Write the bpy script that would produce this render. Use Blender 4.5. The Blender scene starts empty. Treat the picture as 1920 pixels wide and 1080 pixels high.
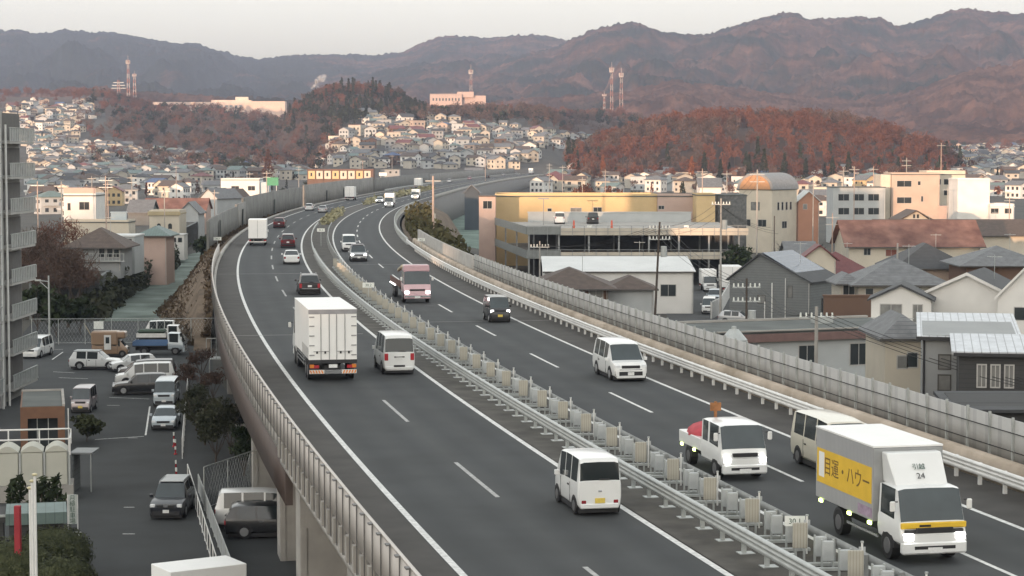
import bpy, bmesh, math, random
import numpy as np
from mathutils import Vector, Matrix
rnd = random.Random(7); npr = np.random.RandomState(7)
SC = bpy.context.scene; COL = SC.collection
R = math.radians
# ---------- camera ----------
F = 3800.0; CZ = 19.3; PIT = math.atan((540-290)/F)
cam = bpy.data.objects.new('camera', bpy.data.cameras.new('camera')); COL.objects.link(cam)
cam.data.sensor_width = 36; cam.data.lens = 36*F/1920; cam.data.clip_start = 0.5; cam.data.clip_end = 60000
cam.location = (0, 0, CZ); cam.rotation_euler = (math.pi/2-PIT, 0, 0); SC.camera = cam
# ---------- light ----------
SUN_EL, SUN_AZ = 2.0, 202.0          # azimuth clockwise from +Y; the low sun stands behind the camera, to its left
HAZE = 0.00009
w = bpy.data.worlds.new('World'); SC.world = w; w.use_nodes = True
nt = w.node_tree; bg = nt.nodes['Background']
sky = nt.nodes.new('ShaderNodeTexSky'); sky.sky_type = 'NISHITA'; sky.sun_disc = False
sky.sun_elevation = R(SUN_EL); sky.sun_rotation = R(SUN_AZ); sky.air_density = 1.0; sky.dust_density = 5.0; sky.ozone_density = 1.0
gm = nt.nodes.new('ShaderNodeGamma'); gm.inputs[1].default_value = .45; nt.links.new(sky.outputs[0], gm.inputs[0])   # thin high overcast evens the sky out
tn = nt.nodes.new('ShaderNodeMix'); tn.data_type = 'RGBA'; tn.blend_type = 'MULTIPLY'; tn.inputs[0].default_value = 1; tn.inputs[7].default_value = (1.015,1.0,.955,1)
hs = nt.nodes.new('ShaderNodeHueSaturation'); hs.inputs['Saturation'].default_value = .35; nt.links.new(gm.outputs[0], hs.inputs['Color']); nt.links.new(hs.outputs[0], tn.inputs[6]); nt.links.new(tn.outputs[2], bg.inputs[0]); bg.inputs[1].default_value = 0.15
sl = bpy.data.lights.new('sun', 'SUN'); sun = bpy.data.objects.new('sun', sl); COL.objects.link(sun)
sl.energy = 0.58; sl.angle = R(0.5); sl.color = (1.0, 0.64, 0.42)
az = R(SUN_AZ); el = R(SUN_EL)
sdir = Vector((math.sin(az)*math.cos(el), math.cos(az)*math.cos(el), math.sin(el)))
sun.rotation_euler = (-sdir).to_track_quat('-Z', 'Y').to_euler(); sun.location = (-60, -200, 60)
SC.view_settings.view_transform = 'Standard'; SC.view_settings.look = 'None'; SC.view_settings.gamma = 1
SC.view_settings.exposure = 3.40
SC.render.engine = 'CYCLES'; SC.cycles.max_bounces = 5; SC.cycles.diffuse_bounces = 2; SC.cycles.glossy_bounces = 2
SC.cycles.transparent_max_bounces = 6; SC.cycles.volume_bounces = 0; SC.cycles.transmission_bounces = 2
SC.cycles.use_denoising = True
# ---------- pixel helpers (measured once from the photograph, give world positions) ----------
cP, sP = math.cos(PIT), math.sin(PIT)
def ray(x, y):
    u = (x-960)/F; v = -(y-540)/F
    return (u, cP+v*sP, -sP+v*cP)
def P(x, y, z=0.0):
    d = ray(x, y); t = (z-CZ)/d[2]; return Vector((d[0]*t, d[1]*t, z))
def D(x, y, Y):
    d = ray(x, y); t = Y/d[1]; return Vector((d[0]*t, Y, CZ+d[2]*t))
def proj(p):
    dx, dy, dz = p[0], p[1], p[2]-CZ
    dep = dy*cP-dz*sP; up = dy*sP+dz*cP
    return 960+F*dx/dep, 540-F*up/dep
# ---------- noise ----------
def hash2(ix, iy, seed):
    h = (ix.astype(np.int64)*374761393 + iy.astype(np.int64)*668265263 + seed*974634737) & 0x7fffffff
    h = ((h ^ (h >> 13))*1274126177) & 0x7fffffff
    return ((h ^ (h >> 16)) & 0xffff)/65535.0
def vnoise(x, y, seed=0):
    ix = np.floor(x); iy = np.floor(y); fx = x-ix; fy = y-iy
    fx = fx*fx*(3-2*fx); fy = fy*fy*(3-2*fy)
    a = hash2(ix, iy, seed); b = hash2(ix+1, iy, seed); c = hash2(ix, iy+1, seed); d = hash2(ix+1, iy+1, seed)
    return (a*(1-fx)+b*fx)*(1-fy)+(c*(1-fx)+d*fx)*fy
def fbm(x, y, seed=0, o=4, g=.5):
    s = 0; a = 1; t = 0
    for i in range(o):
        s = s+a*vnoise(x*2**i, y*2**i, seed+i); t += a; a *= g
    return s/t
def sstep(a, b, x):
    t = np.clip((x-a)/(b-a), 0, 1); return t*t*(3-2*t)
# ---------- materials ----------
MATS = {}
def pm(name, col, rough=.7, var=.12, scale=2.0, metal=0.0, bump=0.0, col2=None, spec=.5, detail=4, emit=0, coord='Object', stretch=None, coat=0):
    if name in MATS: return MATS[name]
    m = bpy.data.materials.new(name); m.use_nodes = True; n = m.node_tree; b = n.nodes['Principled BSDF']; MATS[name] = m
    b.inputs['Roughness'].default_value = rough; b.inputs['Metallic'].default_value = metal
    b.inputs['Specular IOR Level'].default_value = spec
    if coat: b.inputs['Coat Weight'].default_value = coat; b.inputs['Coat Roughness'].default_value = .08
    tc = n.nodes.new('ShaderNodeTexCoord'); nz = n.nodes.new('ShaderNodeTexNoise'); nz.inputs['Scale'].default_value = scale; nz.inputs['Detail'].default_value = detail
    if stretch:
        mp = n.nodes.new('ShaderNodeMapping'); mp.inputs['Scale'].default_value = stretch; n.links.new(tc.outputs[coord], mp.inputs[0]); n.links.new(mp.outputs[0], nz.inputs['Vector'])
    else: n.links.new(tc.outputs[coord], nz.inputs['Vector'])
    cr = n.nodes.new('ShaderNodeValToRGB'); n.links.new(nz.outputs['Fac'], cr.inputs[0])
    lo = [c*(1-var) for c in col]; hi = list(col2) if col2 else [min(1, c*(1+var)) for c in col]
    cr.color_ramp.elements[0].position = .32; cr.color_ramp.elements[1].position = .68
    cr.color_ramp.elements[0].color = (*lo, 1); cr.color_ramp.elements[1].color = (*hi, 1)
    n.links.new(cr.outputs[0], b.inputs['Base Color'])
    if bump:
        bp = n.nodes.new('ShaderNodeBump'); bp.inputs['Strength'].default_value = bump; bp.inputs['Distance'].default_value = .05
        n.links.new(nz.outputs['Fac'], bp.inputs['Height']); n.links.new(bp.outputs[0], b.inputs['Normal'])
    if emit: b.inputs['Emission Color'].default_value = (*col, 1); b.inputs['Emission Strength'].default_value = emit
    return m
def banded(name, c1, c2, period, axis='Z', width=.12, rough=.6, var=.1, metal=0, scale=1.5):
    """a surface with fine lines of a second colour (siding joints, roof seams, tile courses) at a real spacing in metres"""
    if name in MATS: return MATS[name]
    m = pm(name, c1, rough, var, scale, metal); n = m.node_tree; b = n.nodes['Principled BSDF']
    tc = n.nodes.new('ShaderNodeTexCoord'); sx = n.nodes.new('ShaderNodeSeparateXYZ'); n.links.new(tc.outputs['Object'], sx.inputs[0])
    a = n.nodes.new('ShaderNodeMath'); a.operation = 'DIVIDE'; a.inputs[1].default_value = period; n.links.new(sx.outputs[axis], a.inputs[0])
    f = n.nodes.new('ShaderNodeMath'); f.operation = 'FRACT'; n.links.new(a.outputs[0], f.inputs[0])
    g = n.nodes.new('ShaderNodeMath'); g.operation = 'LESS_THAN'; g.inputs[1].default_value = width; n.links.new(f.outputs[0], g.inputs[0])
    mx = n.nodes.new('ShaderNodeMix'); mx.data_type = 'RGBA'; old = b.inputs['Base Color'].links[0].from_socket
    n.links.new(g.outputs[0], mx.inputs[0]); n.links.new(old, mx.inputs[6]); mx.inputs[7].default_value = (*c2, 1)
    n.links.new(mx.outputs[2], b.inputs['Base Color'])
    return m
# ---------- mesh builder ----------
class MB:
    def __init__(s): s.v = []; s.f = []; s.m = []
    def add(s, vs, fs, mi=0):
        o = len(s.v); s.v += [tuple(p) for p in vs]
        for f in fs: s.f.append([i+o for i in f]); s.m.append(mi)
        return s
    def box(s, x0, x1, y0, y1, z0, z1, mi=0):
        return s.add([(x0,y0,z0),(x1,y0,z0),(x1,y1,z0),(x0,y1,z0),(x0,y0,z1),(x1,y0,z1),(x1,y1,z1),(x0,y1,z1)],
            [(0,3,2,1),(4,5,6,7),(0,1,5,4),(1,2,6,5),(2,3,7,6),(3,0,4,7)], mi)
    def cbox(s, c, sz, rz=0, mi=0):
        M = Matrix.Rotation(rz, 3, 'Z'); o = len(s.v); x, y, z = sz[0]/2, sz[1]/2, sz[2]/2
        b = MB().box(-x, x, -y, y, -z, z)
        return s.add([Vector(c)+M@Vector(p) for p in b.v], b.f, mi)
    def prism(s, poly, z0, z1, mi=0, mtop=None):
        n = len(poly); vs = [(p[0],p[1],z0) for p in poly]+[(p[0],p[1],z1) for p in poly]
        s.add(vs, [[(i), (i+1)%n, (i+1)%n+n, i+n] for i in range(n)]+[list(range(n))[::-1]], mi)
        o = len(s.v)-2*n; s.f.append([o+n+i for i in range(n)]); s.m.append(mi if mtop is None else mtop); return s
    def ext(s, prof, y0, y1, mi=0):
        """profile in XZ pushed along Y"""
        n = len(prof); vs = [(p[0],y0,p[1]) for p in prof]+[(p[0],y1,p[1]) for p in prof]
        return s.add(vs, [[i,(i+1)%n,(i+1)%n+n,i+n] for i in range(n)]+[list(range(n))[::-1], [n+i for i in range(n)]], mi)
    def cyl(s, p0, p1, r0, r1=None, n=10, mi=0, cap=True):
        r1 = r0 if r1 is None else r1; p0, p1 = Vector(p0), Vector(p1); d = (p1-p0).normalized()
        a = d.orthogonal().normalized(); b = d.cross(a); vs = []
        for p, r in ((p0, r0), (p1, r1)):
            for i in range(n): t = 2*math.pi*i/n; vs.append(p+a*(r*math.cos(t))+b*(r*math.sin(t)))
        fs = [[i,(i+1)%n,(i+1)%n+n,i+n] for i in range(n)]
        if cap: fs += [list(range(n))[::-1], [n+i for i in range(n)]]
        return s.add(vs, fs, mi)
    def tube(s, pts, r, n=6, mi=0):
        for a, b in zip(pts, pts[1:]): s.cyl(a, b, r, r, n, mi, True)
        return s
    def ell(s, c, rad, nu=10, nv=6, mi=0, jit=0):
        vs = [(c[0],c[1],c[2]-rad[2])]; fs = []
        for j in range(1, nv):
            ph = -math.pi/2+math.pi*j/nv
            for i in range(nu):
                t = 2*math.pi*i/nu; k = 1+jit*(rnd.random()-.5)
                vs.append((c[0]+rad[0]*k*math.cos(ph)*math.cos(t), c[1]+rad[1]*k*math.cos(ph)*math.sin(t), c[2]+rad[2]*k*math.sin(ph)))
        vs.append((c[0],c[1],c[2]+rad[2])); L = len(vs)-1
        for i in range(nu):
            fs.append([0, 1+(i+1)%nu, 1+i]); fs.append([L, 1+(nv-2)*nu+i, 1+(nv-2)*nu+(i+1)%nu])
            for j in range(nv-2): a = 1+j*nu; fs.append([a+i, a+(i+1)%nu, a+nu+(i+1)%nu, a+nu+i])
        return s.add(vs, fs, mi)
    def xf(s, M):
        s.v = [tuple(M@Vector(p)) for p in s.v]; return s
    def build(s, name, mats, parent=None, smooth=False, ang=35, bevel=0):
        me = bpy.data.meshes.new(name); me.from_pydata(s.v, [], s.f)
        for m in (mats if isinstance(mats, (list, tuple)) else [mats]): me.materials.append(m)
        me.polygons.foreach_set('material_index', s.m)
        bm = bmesh.new(); bm.from_mesh(me); bmesh.ops.recalc_face_normals(bm, faces=bm.faces)
        if bevel: bmesh.ops.bevel(bm, geom=list(bm.edges), offset=bevel, segments=1, affect='EDGES', profile=.5)
        if smooth:
            for f in bm.faces: f.smooth = True
            for e in bm.edges:
                if len(e.link_faces) == 2 and e.calc_face_angle(0) > R(ang): e.smooth = False
        bm.to_mesh(me); bm.free(); me.update()
        o = bpy.data.objects.new(name, me); COL.objects.link(o)
        if parent: o.parent = parent
        return o
def npmesh(name, V, Q, mats, mi=None, smooth=False, parent=None):
    """big mesh straight from arrays: V (n,3), Q (m,4) quads or (m,3) triangles"""
    me = bpy.data.meshes.new(name); V = np.asarray(V, np.float32); Q = np.asarray(Q, np.int32); k = Q.shape[1]
    me.vertices.add(len(V)); me.vertices.foreach_set('co', V.ravel())
    me.loops.add(Q.size); me.loops.foreach_set('vertex_index', Q.ravel())
    me.polygons.add(len(Q)); me.polygons.foreach_set('loop_start', np.arange(0, Q.size, k, dtype=np.int32))
    me.polygons.foreach_set('loop_total', np.full(len(Q), k, np.int32))
    for m in (mats if isinstance(mats, (list, tuple)) else [mats]): me.materials.append(m)
    if mi is not None: me.polygons.foreach_set('material_index', np.asarray(mi, np.int32))
    if smooth: me.polygons.foreach_set('use_smooth', np.ones(len(Q), bool))
    me.update(calc_edges=True); me.validate()
    o = bpy.data.objects.new(name, me); COL.objects.link(o)
    if parent: o.parent = parent
    return o
def gridquads(nr, nc):
    i = np.arange(nr-1)[:,None]*nc+np.arange(nc-1)[None,:]
    return np.stack([i, i+1, i+nc+1, i+nc], -1).reshape(-1, 4)
# ---------- object book-keeping ----------
def tag(o, label, cat, group=None, kind=None):
    o['label'] = label; o['category'] = cat
    if group: o['group'] = group
    if kind: o['kind'] = kind
    return o
def setting(o): o['kind'] = 'structure'; return o
def empty(name, loc, rz=0, label=None, cat=None, group=None):
    o = bpy.data.objects.new(name, None); COL.objects.link(o); o.location = loc; o.rotation_euler = (0,0,rz); o.empty_display_size = .2
    if label: tag(o, label, cat, group)
    return o
def copy_tree(o, parent=None):
    c = o.copy(); COL.objects.link(c)
    if parent: c.parent = parent
    for ch in o.children: copy_tree(ch, c)
    return c
# ---------- the road's own line (an arc, then a slow bend to the right) ----------
RC = (1750.0, 443.0); R0 = 1786.0; ZR = 7.6
def _path():
    pts = []; s = -560.0
    Yb = 480.0; th1 = math.asin((Yb-RC[1])/R0); s1 = R0*th1
    for k in range(int((s1+560)/2)+1):
        th = (-560+2*k)/R0; pts.append((RC[0]-R0*math.cos(th), RC[1]+R0*math.sin(th), -math.cos(th), math.sin(th)))
    x, y = pts[-1][:2]
    while y < 1900:
        sl_ = np.interp(y, [480,640,800,1000,1200,1400,1900], [.0207,.04,.06,.09,.13,.2,.5]); d = math.hypot(1, sl_)
        x += 2*sl_/d; y += 2/d; pts.append((x, y, -1/d, sl_/d))
    return np.array(pts)
PATH = _path()
def RP(s, u, z=ZR):
    """station s metres along the road (0 where it runs straight ahead), u metres to the left of the median"""
    k = (s+560)/2; i = int(max(0, min(len(PATH)-2, math.floor(k)))); f = k-i
    p = PATH[i]*(1-f)+PATH[i+1]*f
    return Vector((p[0]+u*p[2], p[1]+u*p[3], z))
def Rhead(s):
    k = (s+560)/2; i = int(max(0, min(len(PATH)-2, k))); p = PATH[i]; return math.atan2(p[2], p[3])*-1  # angle of travel from +Y, clockwise positive
def sY(Y):
    ys = PATH[:,1]; return float(np.interp(Y, ys, np.arange(len(ys))*2-560))
def strip(name, s0, s1, prof, mat, step=4, parent=None, closed=False, smooth=True, mi=None):
    """push a cross-section [(u,z)...] along the road"""
    n = max(1, int(abs(s1-s0)/step)); V = []
    for k in range(n+1):
        s = s0+(s1-s0)*k/n
        for u, z in prof: V.append(RP(s, u, z))
    m = len(prof); Q = []
    for k in range(n):
        for j in range(m if closed else m-1): a = k*m+j; b = k*m+(j+1)%m; Q.append((a, b, b+m, a+m))
    o = npmesh(name, V, Q, mat, parent=parent)
    if closed or True:
        bm = bmesh.new(); bm.from_mesh(o.data)
        if closed:
            bm.verts.ensure_lookup_table()
            bm.faces.new([bm.verts[j] for j in range(m)]); bm.faces.new([bm.verts[n*m+j] for j in range(m)])
        bmesh.ops.recalc_face_normals(bm, faces=bm.faces)
        bm.to_mesh(o.data); bm.free()
    return o
# ================= terrain =================
def hump(X, Y, x0, y0, rx, ry, h, p=1.0):
    d = ((X-x0)/rx)**2+((Y-y0)/ry)**2
    return h*np.exp(-d**p)
def H(X, Y):
    X = np.asarray(X, float); Y = np.asarray(Y, float)
    px = 960+F*X/np.maximum(Y, 50)
    z = 6*sstep(700, 1300, Y)+26*sstep(1250, 2600, Y)
    # left valley side, rising to the ridge with the sunlit houses
    z = z+sstep(1350, 2250, Y)*(40+15*sstep(300,170,px))*sstep(900, 300, px)
    # housing hill in the middle, wooded knoll behind it on its left, wooded ridge behind
    z = np.maximum(z, np.interp(Y, [1200,1290,1420,1600,1800,2000], [4,11,26,47,52,50])*sstep(560, 660, px)*sstep(1170, 1010, px)*sstep(1000, 1220, Y))
    z = np.maximum(z, hump(X, Y, -135, 1780, 78, 150, 70, 1.6))
    z = np.maximum(z, 52*sstep(1650, 1950, Y)*sstep(3200, 2300, Y)*sstep(600, 760, px)*sstep(1420, 1150, px))
    # wooded hill on the right
    z = np.maximum(z, hump(X, Y, 150, 1260, 116, 150, 36, 1.8))
    z = z+1.2*(fbm(X/60, Y/60, 3)-.5)*sstep(720, 1000, Y)
    # the unseen ridge behind the camera is added as its own mesh
    return z
Ys = np.concatenate([np.arange(-600, 0, 60), np.arange(0, 460, 12), np.arange(460, 1000, 14), np.arange(1000, 2500, 14), np.arange(2500, 7600, 90)])
us = np.linspace(-1, 1, 230)
wd = np.maximum(np.abs(Ys)*.42, 260)
GX = us[None,:]*wd[:,None]; GY = np.repeat(Ys[:,None], len(us), 1); GZ = H(GX, GY)-.02
m_ground = pm('town ground', (.05,.048,.042), .95, .25, .05, col2=(.075,.07,.058))
m_litter = pm('leaf litter ground', (.045,.028,.02), .97, .3, .03, col2=(.085,.05,.036))
ground = setting(npmesh('ground', np.stack([GX,GY,GZ], -1).reshape(-1,3), gridquads(len(Ys), len(us)), [m_ground, m_litter], smooth=True))
_q = gridquads(len(Ys), len(us)); _cx = GX.ravel()[_q].mean(1); _cy = GY.ravel()[_q].mean(1); _cz = GZ.ravel()[_q].mean(1); _px = 960+F*_cx/np.maximum(_cy, 50)
_w = ((_px > 1090) & (_px < 1800) & (_cy > 1030)) | ((_px > 530) & (_px < 790) & (_cy > 1620)) | ((_px > 700) & (_cy > 1640)) | (_cy > 2000) | ((_px > 180+70*(2200-_cy)/800) & (_px < 620) & (_cy > 1430))
ground.data.polygons.foreach_set('material_index', _w.astype(np.int32))
def hit(x, y, Y0=300.0, Y1=3200.0):
    """where the line of sight meets the terrain"""
    d = ray(x, y); t = np.linspace(Y0, Y1, 3000)/d[1]
    X, Y, Z = d[0]*t, d[1]*t, CZ+d[2]*t
    k = np.nonzero(Z <= H(X, Y))[0]; k = k[0] if len(k) else -1
    return Vector((X[k], Y[k], float(H(X[k], Y[k]))))
# ================= mountains =================
def hillmat():
    m = bpy.data.materials.new('winter forest'); m.use_nodes = True; n = m.node_tree; b = n.nodes['Principled BSDF']
    b.inputs['Roughness'].default_value = 1; b.inputs['Specular IOR Level'].default_value = 0
    tc = n.nodes.new('ShaderNodeTexCoord')
    def noise(sc, det=5):
        z = n.nodes.new('ShaderNodeTexNoise'); z.inputs['Scale'].default_value = sc; z.inputs['Detail'].default_value = det; z.inputs['Roughness'].default_value = .66; n.links.new(tc.outputs['Object'], z.inputs['Vector']); return z
    def ramp(src, stops):
        r = n.nodes.new('ShaderNodeValToRGB'); n.links.new(src, r.inputs[0])
        e = r.color_ramp.elements; e[0].position, e[1].position = stops[0][0], stops[-1][0]
        e[0].color, e[1].color = (*stops[0][1],1), (*stops[-1][1],1)
        for p, c in stops[1:-1]: q = e.new(p); q.color = (*c,1)
        return r
    r1 = ramp(noise(.016, 9).outputs['Fac'], [(.3,(.025,.015,.013)), (.48,(.075,.037,.026)), (.62,(.15,.078,.055)), (.75,(.21,.12,.088))])
    r2 = ramp(noise(.06, 6).outputs['Fac'], [(.35,(.005,.010,.009)), (.65,(.022,.028,.02))])
    at = n.nodes.new('ShaderNodeAttribute'); at.attribute_name = 'cedar'; 
    nz = noise(.006, 6); ad = n.nodes.new('ShaderNodeMath'); ad.operation = 'ADD'; n.links.new(nz.outputs['Fac'], ad.inputs[0]); n.links.new(at.outputs['Fac'], ad.inputs[1])
    k = ramp(ad.outputs[0], [(.47,(0,0,0)), (.60,(1,1,1))])
    mx = n.nodes.new('ShaderNodeMix'); mx.data_type = 'RGBA'; n.links.new(k.outputs[0], mx.inputs[0]); n.links.new(r1.outputs[0], mx.inputs[6]); n.links.new(r2.outputs[0], mx.inputs[7])
    n.links.new(mx.outputs[2], b.inputs['Base Color']); return m
M_HILL = hillmat()
def mountain(name, sky_pts, Rc, run, base, seed, cedar, x0=-260, x1=2180, cols=900, rows=110, amp=1.0, fade=None):
    xs = np.linspace(x0, x1, cols); ysk = np.interp(xs, [p[0] for p in sky_pts], [p[1] for p in sky_pts])
    az = np.arctan((xs-960)/F); Hc = CZ+(290-ysk)/F*Rc
    t = np.linspace(0, 1.25, rows)[:,None]                   # 0 foot, 1 crest, beyond: the far side
    X0 = np.tan(az)[None,:]*Rc
    Yr = Rc-run+run*t; X = np.tan(az)[None,:]*Yr; Y = Yr+0*X
    prof = np.where(t <= 1, np.power(np.clip(t,0,1), .85), 1-(t-1)*2.2)
    Z = base+(Hc[None,:]-base)*prof
    a = az[None,:]*Rc; bend = 260*(fbm(a/700, t*run/700, seed+9, 3)-.5)
    gul = np.abs(fbm((a+bend)/330, t*run/900+0*a, seed, 5, .55)-.5)*2
    gul2 = np.abs(fbm((a-bend)/120, t*run/260+0*a, seed+4, 4)-.5)*2
    env = np.clip(np.minimum(t*2.2, (1.0-t)*2.2), 0, 1)
    Z = Z+env*(Hc[None,:]-base)*amp*(.55*(gul-.32)+.22*(gul2-.3))
    Y = Y+env*run*.10*(fbm(a/400, t*5+0*a, seed+7, 3)-.5)
    Z = Z+8*(fbm(a/16, Y/16, seed+2, 2)-.5)+6*(hash2(np.round(a/5), np.round(Y/9), seed)-.5)*np.clip(t*3, 0, 1)
    V = np.stack([X, Y, Z], -1).reshape(-1, 3)
    o = setting(npmesh(name, V, gridquads(rows, cols), M_HILL, smooth=False))
    at = o.data.attributes.new('cedar', 'FLOAT', 'POINT')
    cd = np.interp(xs, [p[0] for p in cedar], [p[1] for p in cedar])[None,:]+0*Y
    at.data.foreach_set('value', cd.astype(np.float32).ravel()); return o
SKY_B = [(-260,95),(-80,70),(0,60),(40,57),(70,65),(100,62),(130,57),(180,62),(200,60),(260,70),(330,83),(370,82),(400,93),(450,106),(490,112),(520,108),(560,104),(650,103),(700,105),(750,100),(790,83),(830,69),(880,70),(910,73),(960,68),(1000,66),(1040,71),(1080,84),(1200,110),(2180,140)]
mountain('mountain', SKY_B, 6000, 3000, 10, 11, [(-260,.16),(500,.18),(620,.08),(1100,.02),(2180,0)], amp=.55)
SKY_C = [(-260,300),(560,250),(640,160),(720,133),(800,119),(860,126),(920,124),(980,104),(1040,90),(1062,79),(1090,66),(1130,52),(1160,46),(1185,43),(1215,52),(1240,63),(1280,68),(1330,63),(1380,49),(1430,34),(1460,25),(1490,27),(1510,36),(1560,37),(1600,33),(1650,36),(1680,53),(1720,41),(1770,23),(1810,18),(1850,23),(1920,28),(2180,60)]
mountain('mountain', SKY_C, 4700, 2100, 15, 23, [(-260,.04),(1000,.05),(1300,.03),(2180,.0)], amp=.8)
SKY_D = [(-260,400),(560,330),(640,230),(760,190),(880,196),(980,186),(1100,178),(1180,170),(1260,152),(1330,160),(1400,170),(1480,178),(1560,186),(1640,190),(1720,168),(1790,140),(1850,128),(1920,112),(2050,100),(2180,110)]
mountain('hill', SKY_D, 3000, 900, 20, 37, [(-260,0),(1150,-.06),(2180,-.1)], amp=.95, rows=100)
SKY_E = [(-260,172),(0,178),(80,172),(150,166),(250,168),(330,176),(420,182),(520,186),(620,200),(700,230),(900,330),(2180,420)]
mountain('hill', SKY_E, 2900, 700, 20, 51, [(-260,-.03),(600,-.02),(2180,0)], amp=.3, rows=60)
# added unseen ridge behind the camera, shaped to cut the low sun off the valley floor
xs = np.arange(-1300, 700, 6.0)
top = 37+5*(fbm(xs/40, xs*0, 5, 4)-.5)+2*(hash2(np.round(xs/14), xs*0, 3)-.5)
top = top+58*sstep(-690,-720,xs)*sstep(-850,-820,xs)  # stretch raised to throw the hillside houses into shade
for g0, g1, zc in ((-226,-204,26.0), (-282,-246,30.0)): top = np.where((xs > g0) & (xs < g1), zc, top)  # notches cut to let the sun through onto the road
hv = []
for yy, kk in ((-520,0),(-440,.85),(-405,1),(-395,1),(-330,.5),(-230,0)): hv.append(np.stack([xs, xs*0+yy, top*kk-.3], -1))
setting(npmesh('hill', np.concatenate(hv), gridquads(6, len(xs)), M_HILL))  # unseen shade caster, not one of the hills in view
# ================= road =================
m_asph = pm('asphalt', (.040,.043,.044), .85, .18, .35, detail=8, stretch=(1,1,1))
m_asph2 = pm('shoulder asphalt', (.052,.048,.044), .9, .22, .6, detail=8)
m_mark = pm('road paint', (.62,.62,.6), .7, .22, 6, detail=6)
m_conc = pm('concrete', (.34,.325,.30), .9, .14, .8, detail=6)
m_concd = pm('weathered concrete', (.24,.235,.22), .92, .2, .6, detail=8)
m_brown = pm('brown steel', (.085,.062,.053), .6, .12, 1.0)
m_galv = pm('galvanised steel', (.42,.44,.43), .45, .1, 2, metal=.25)
m_white = pm('white painted steel', (.68,.68,.66), .5, .08, 2)
m_panel = pm('grey screen panel', (.50,.465,.43), .6, .10, .8, stretch=(1,1,.3))
m_dkline = pm('dark rubber', (.03,.03,.03), .8)
S0, S1 = sY(18)-25, sY(1650)
def laneroad(name, us_, z, mat, s0=S0, s1=S1):
    return setting(strip(name, s0, s1, [(u, z) for u in us_], mat, 4))
road = laneroad('road', [9.9,8.6,7.6,6.75,5.85,4.95,4.05,3.15,2.25,1.35,.5,-1.5,-3.8,-4.7,-5.55,-6.4,-7.3,-8.2,-9.05,-9.9,-10.8,-12.5,-14.2], ZR, m_asph)
# wheel tracks polished a little darker in each lane, with patches along the way (wear of the surface itself)
_t = {6.75:.7,4.95:.75,3.15:.8,1.35:.8,5.85:.25,2.25:.25,-4.7:.75,-6.4:.7,-8.2:.7,-9.9:.7,-5.55:.25,-9.05:.25}
_u = [9.9,8.6,7.6,6.75,5.85,4.95,4.05,3.15,2.25,1.35,.5,-1.5,-3.8,-4.7,-5.55,-6.4,-7.3,-8.2,-9.05,-9.9,-10.8,-12.5,-14.2]
_at = road.data.attributes.new('wear', 'FLOAT', 'POINT'); _n = len(road.data.vertices)//len(_u)
_at.data.foreach_set('value', np.clip(np.tile([_t.get(q, 0) for q in _u], _n)+.25*(np.repeat(vnoise(np.arange(_n)/9.0, np.zeros(_n), 8), len(_u))-.5), 0, 1).astype(np.float32))
_nt = m_asph.node_tree; _b = _nt.nodes['Principled BSDF']; _src = _b.inputs['Base Color'].links[0].from_socket
_a = _nt.nodes.new('ShaderNodeAttribute'); _a.attribute_name = 'wear'; _m = _nt.nodes.new('ShaderNodeMix'); _m.data_type = 'RGBA'; _m.blend_type = 'MULTIPLY'; _m.inputs[7].default_value = (.52,.55,.60,1)
_nt.links.new(_a.outputs['Fac'], _m.inputs[0]); _nt.links.new(_src, _m.inputs[6]); _nt.links.new(_m.outputs[2], _b.inputs['Base Color'])
laneroad('road_shoulder', [0.5, -1.0, -3.9], ZR+.004, m_asph2)
laneroad('road_shoulder', [-10.9, -13, -14.1], ZR+.004, m_asph2)
laneroad('road_shoulder', [9.85, 9, 7.8], ZR+.004, m_asph2)
ml = []
for u, wdt in ((7.65,.22), (.42,.22), (-3.8,.2), (-10.8,.2)):
    laneroad('road_marking', [u+wdt/2, u-wdt/2], ZR+.010, m_mark)
m_markw = pm('worn road paint', (.36,.36,.35), .8, .3, 5, detail=8)
def dashes(u, s_first, n, skip=(), mat=None):
    mb = MB()
    for k in range(n):
        if k in skip: continue
        a = s_first+20*k
        for j in range(2):
            p = [RP(a+4*j, u+.08, ZR+.010), RP(a+4*j, u-.08, ZR+.010), RP(a+4*j+4, u-.08, ZR+.010), RP(a+4*j+4, u+.08, ZR+.010)]
            mb.add(p, [(0,1,2,3)])
    return setting(mb.build('road_marking', mat or m_mark))
sL = sY(97.0)-8; sR = sY(157.0)-8
dashes(4.05, sL-60, 75, mat=m_markw); dashes(-7.3, sR-100, 75)
for yy, (ua, ub), hh in ((513,(9.6,1.0),.3), (626,(9.6,1.0),.25), (497,(-2,-13.5),.25), (606,(-2,-13.5),.18)):
    s = sY(P(600, yy, ZR).y+ (0))
    laneroad('road_marking', [ua, (ua+ub)/2, ub], ZR+.015, m_concd, s, s+hh)
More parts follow.
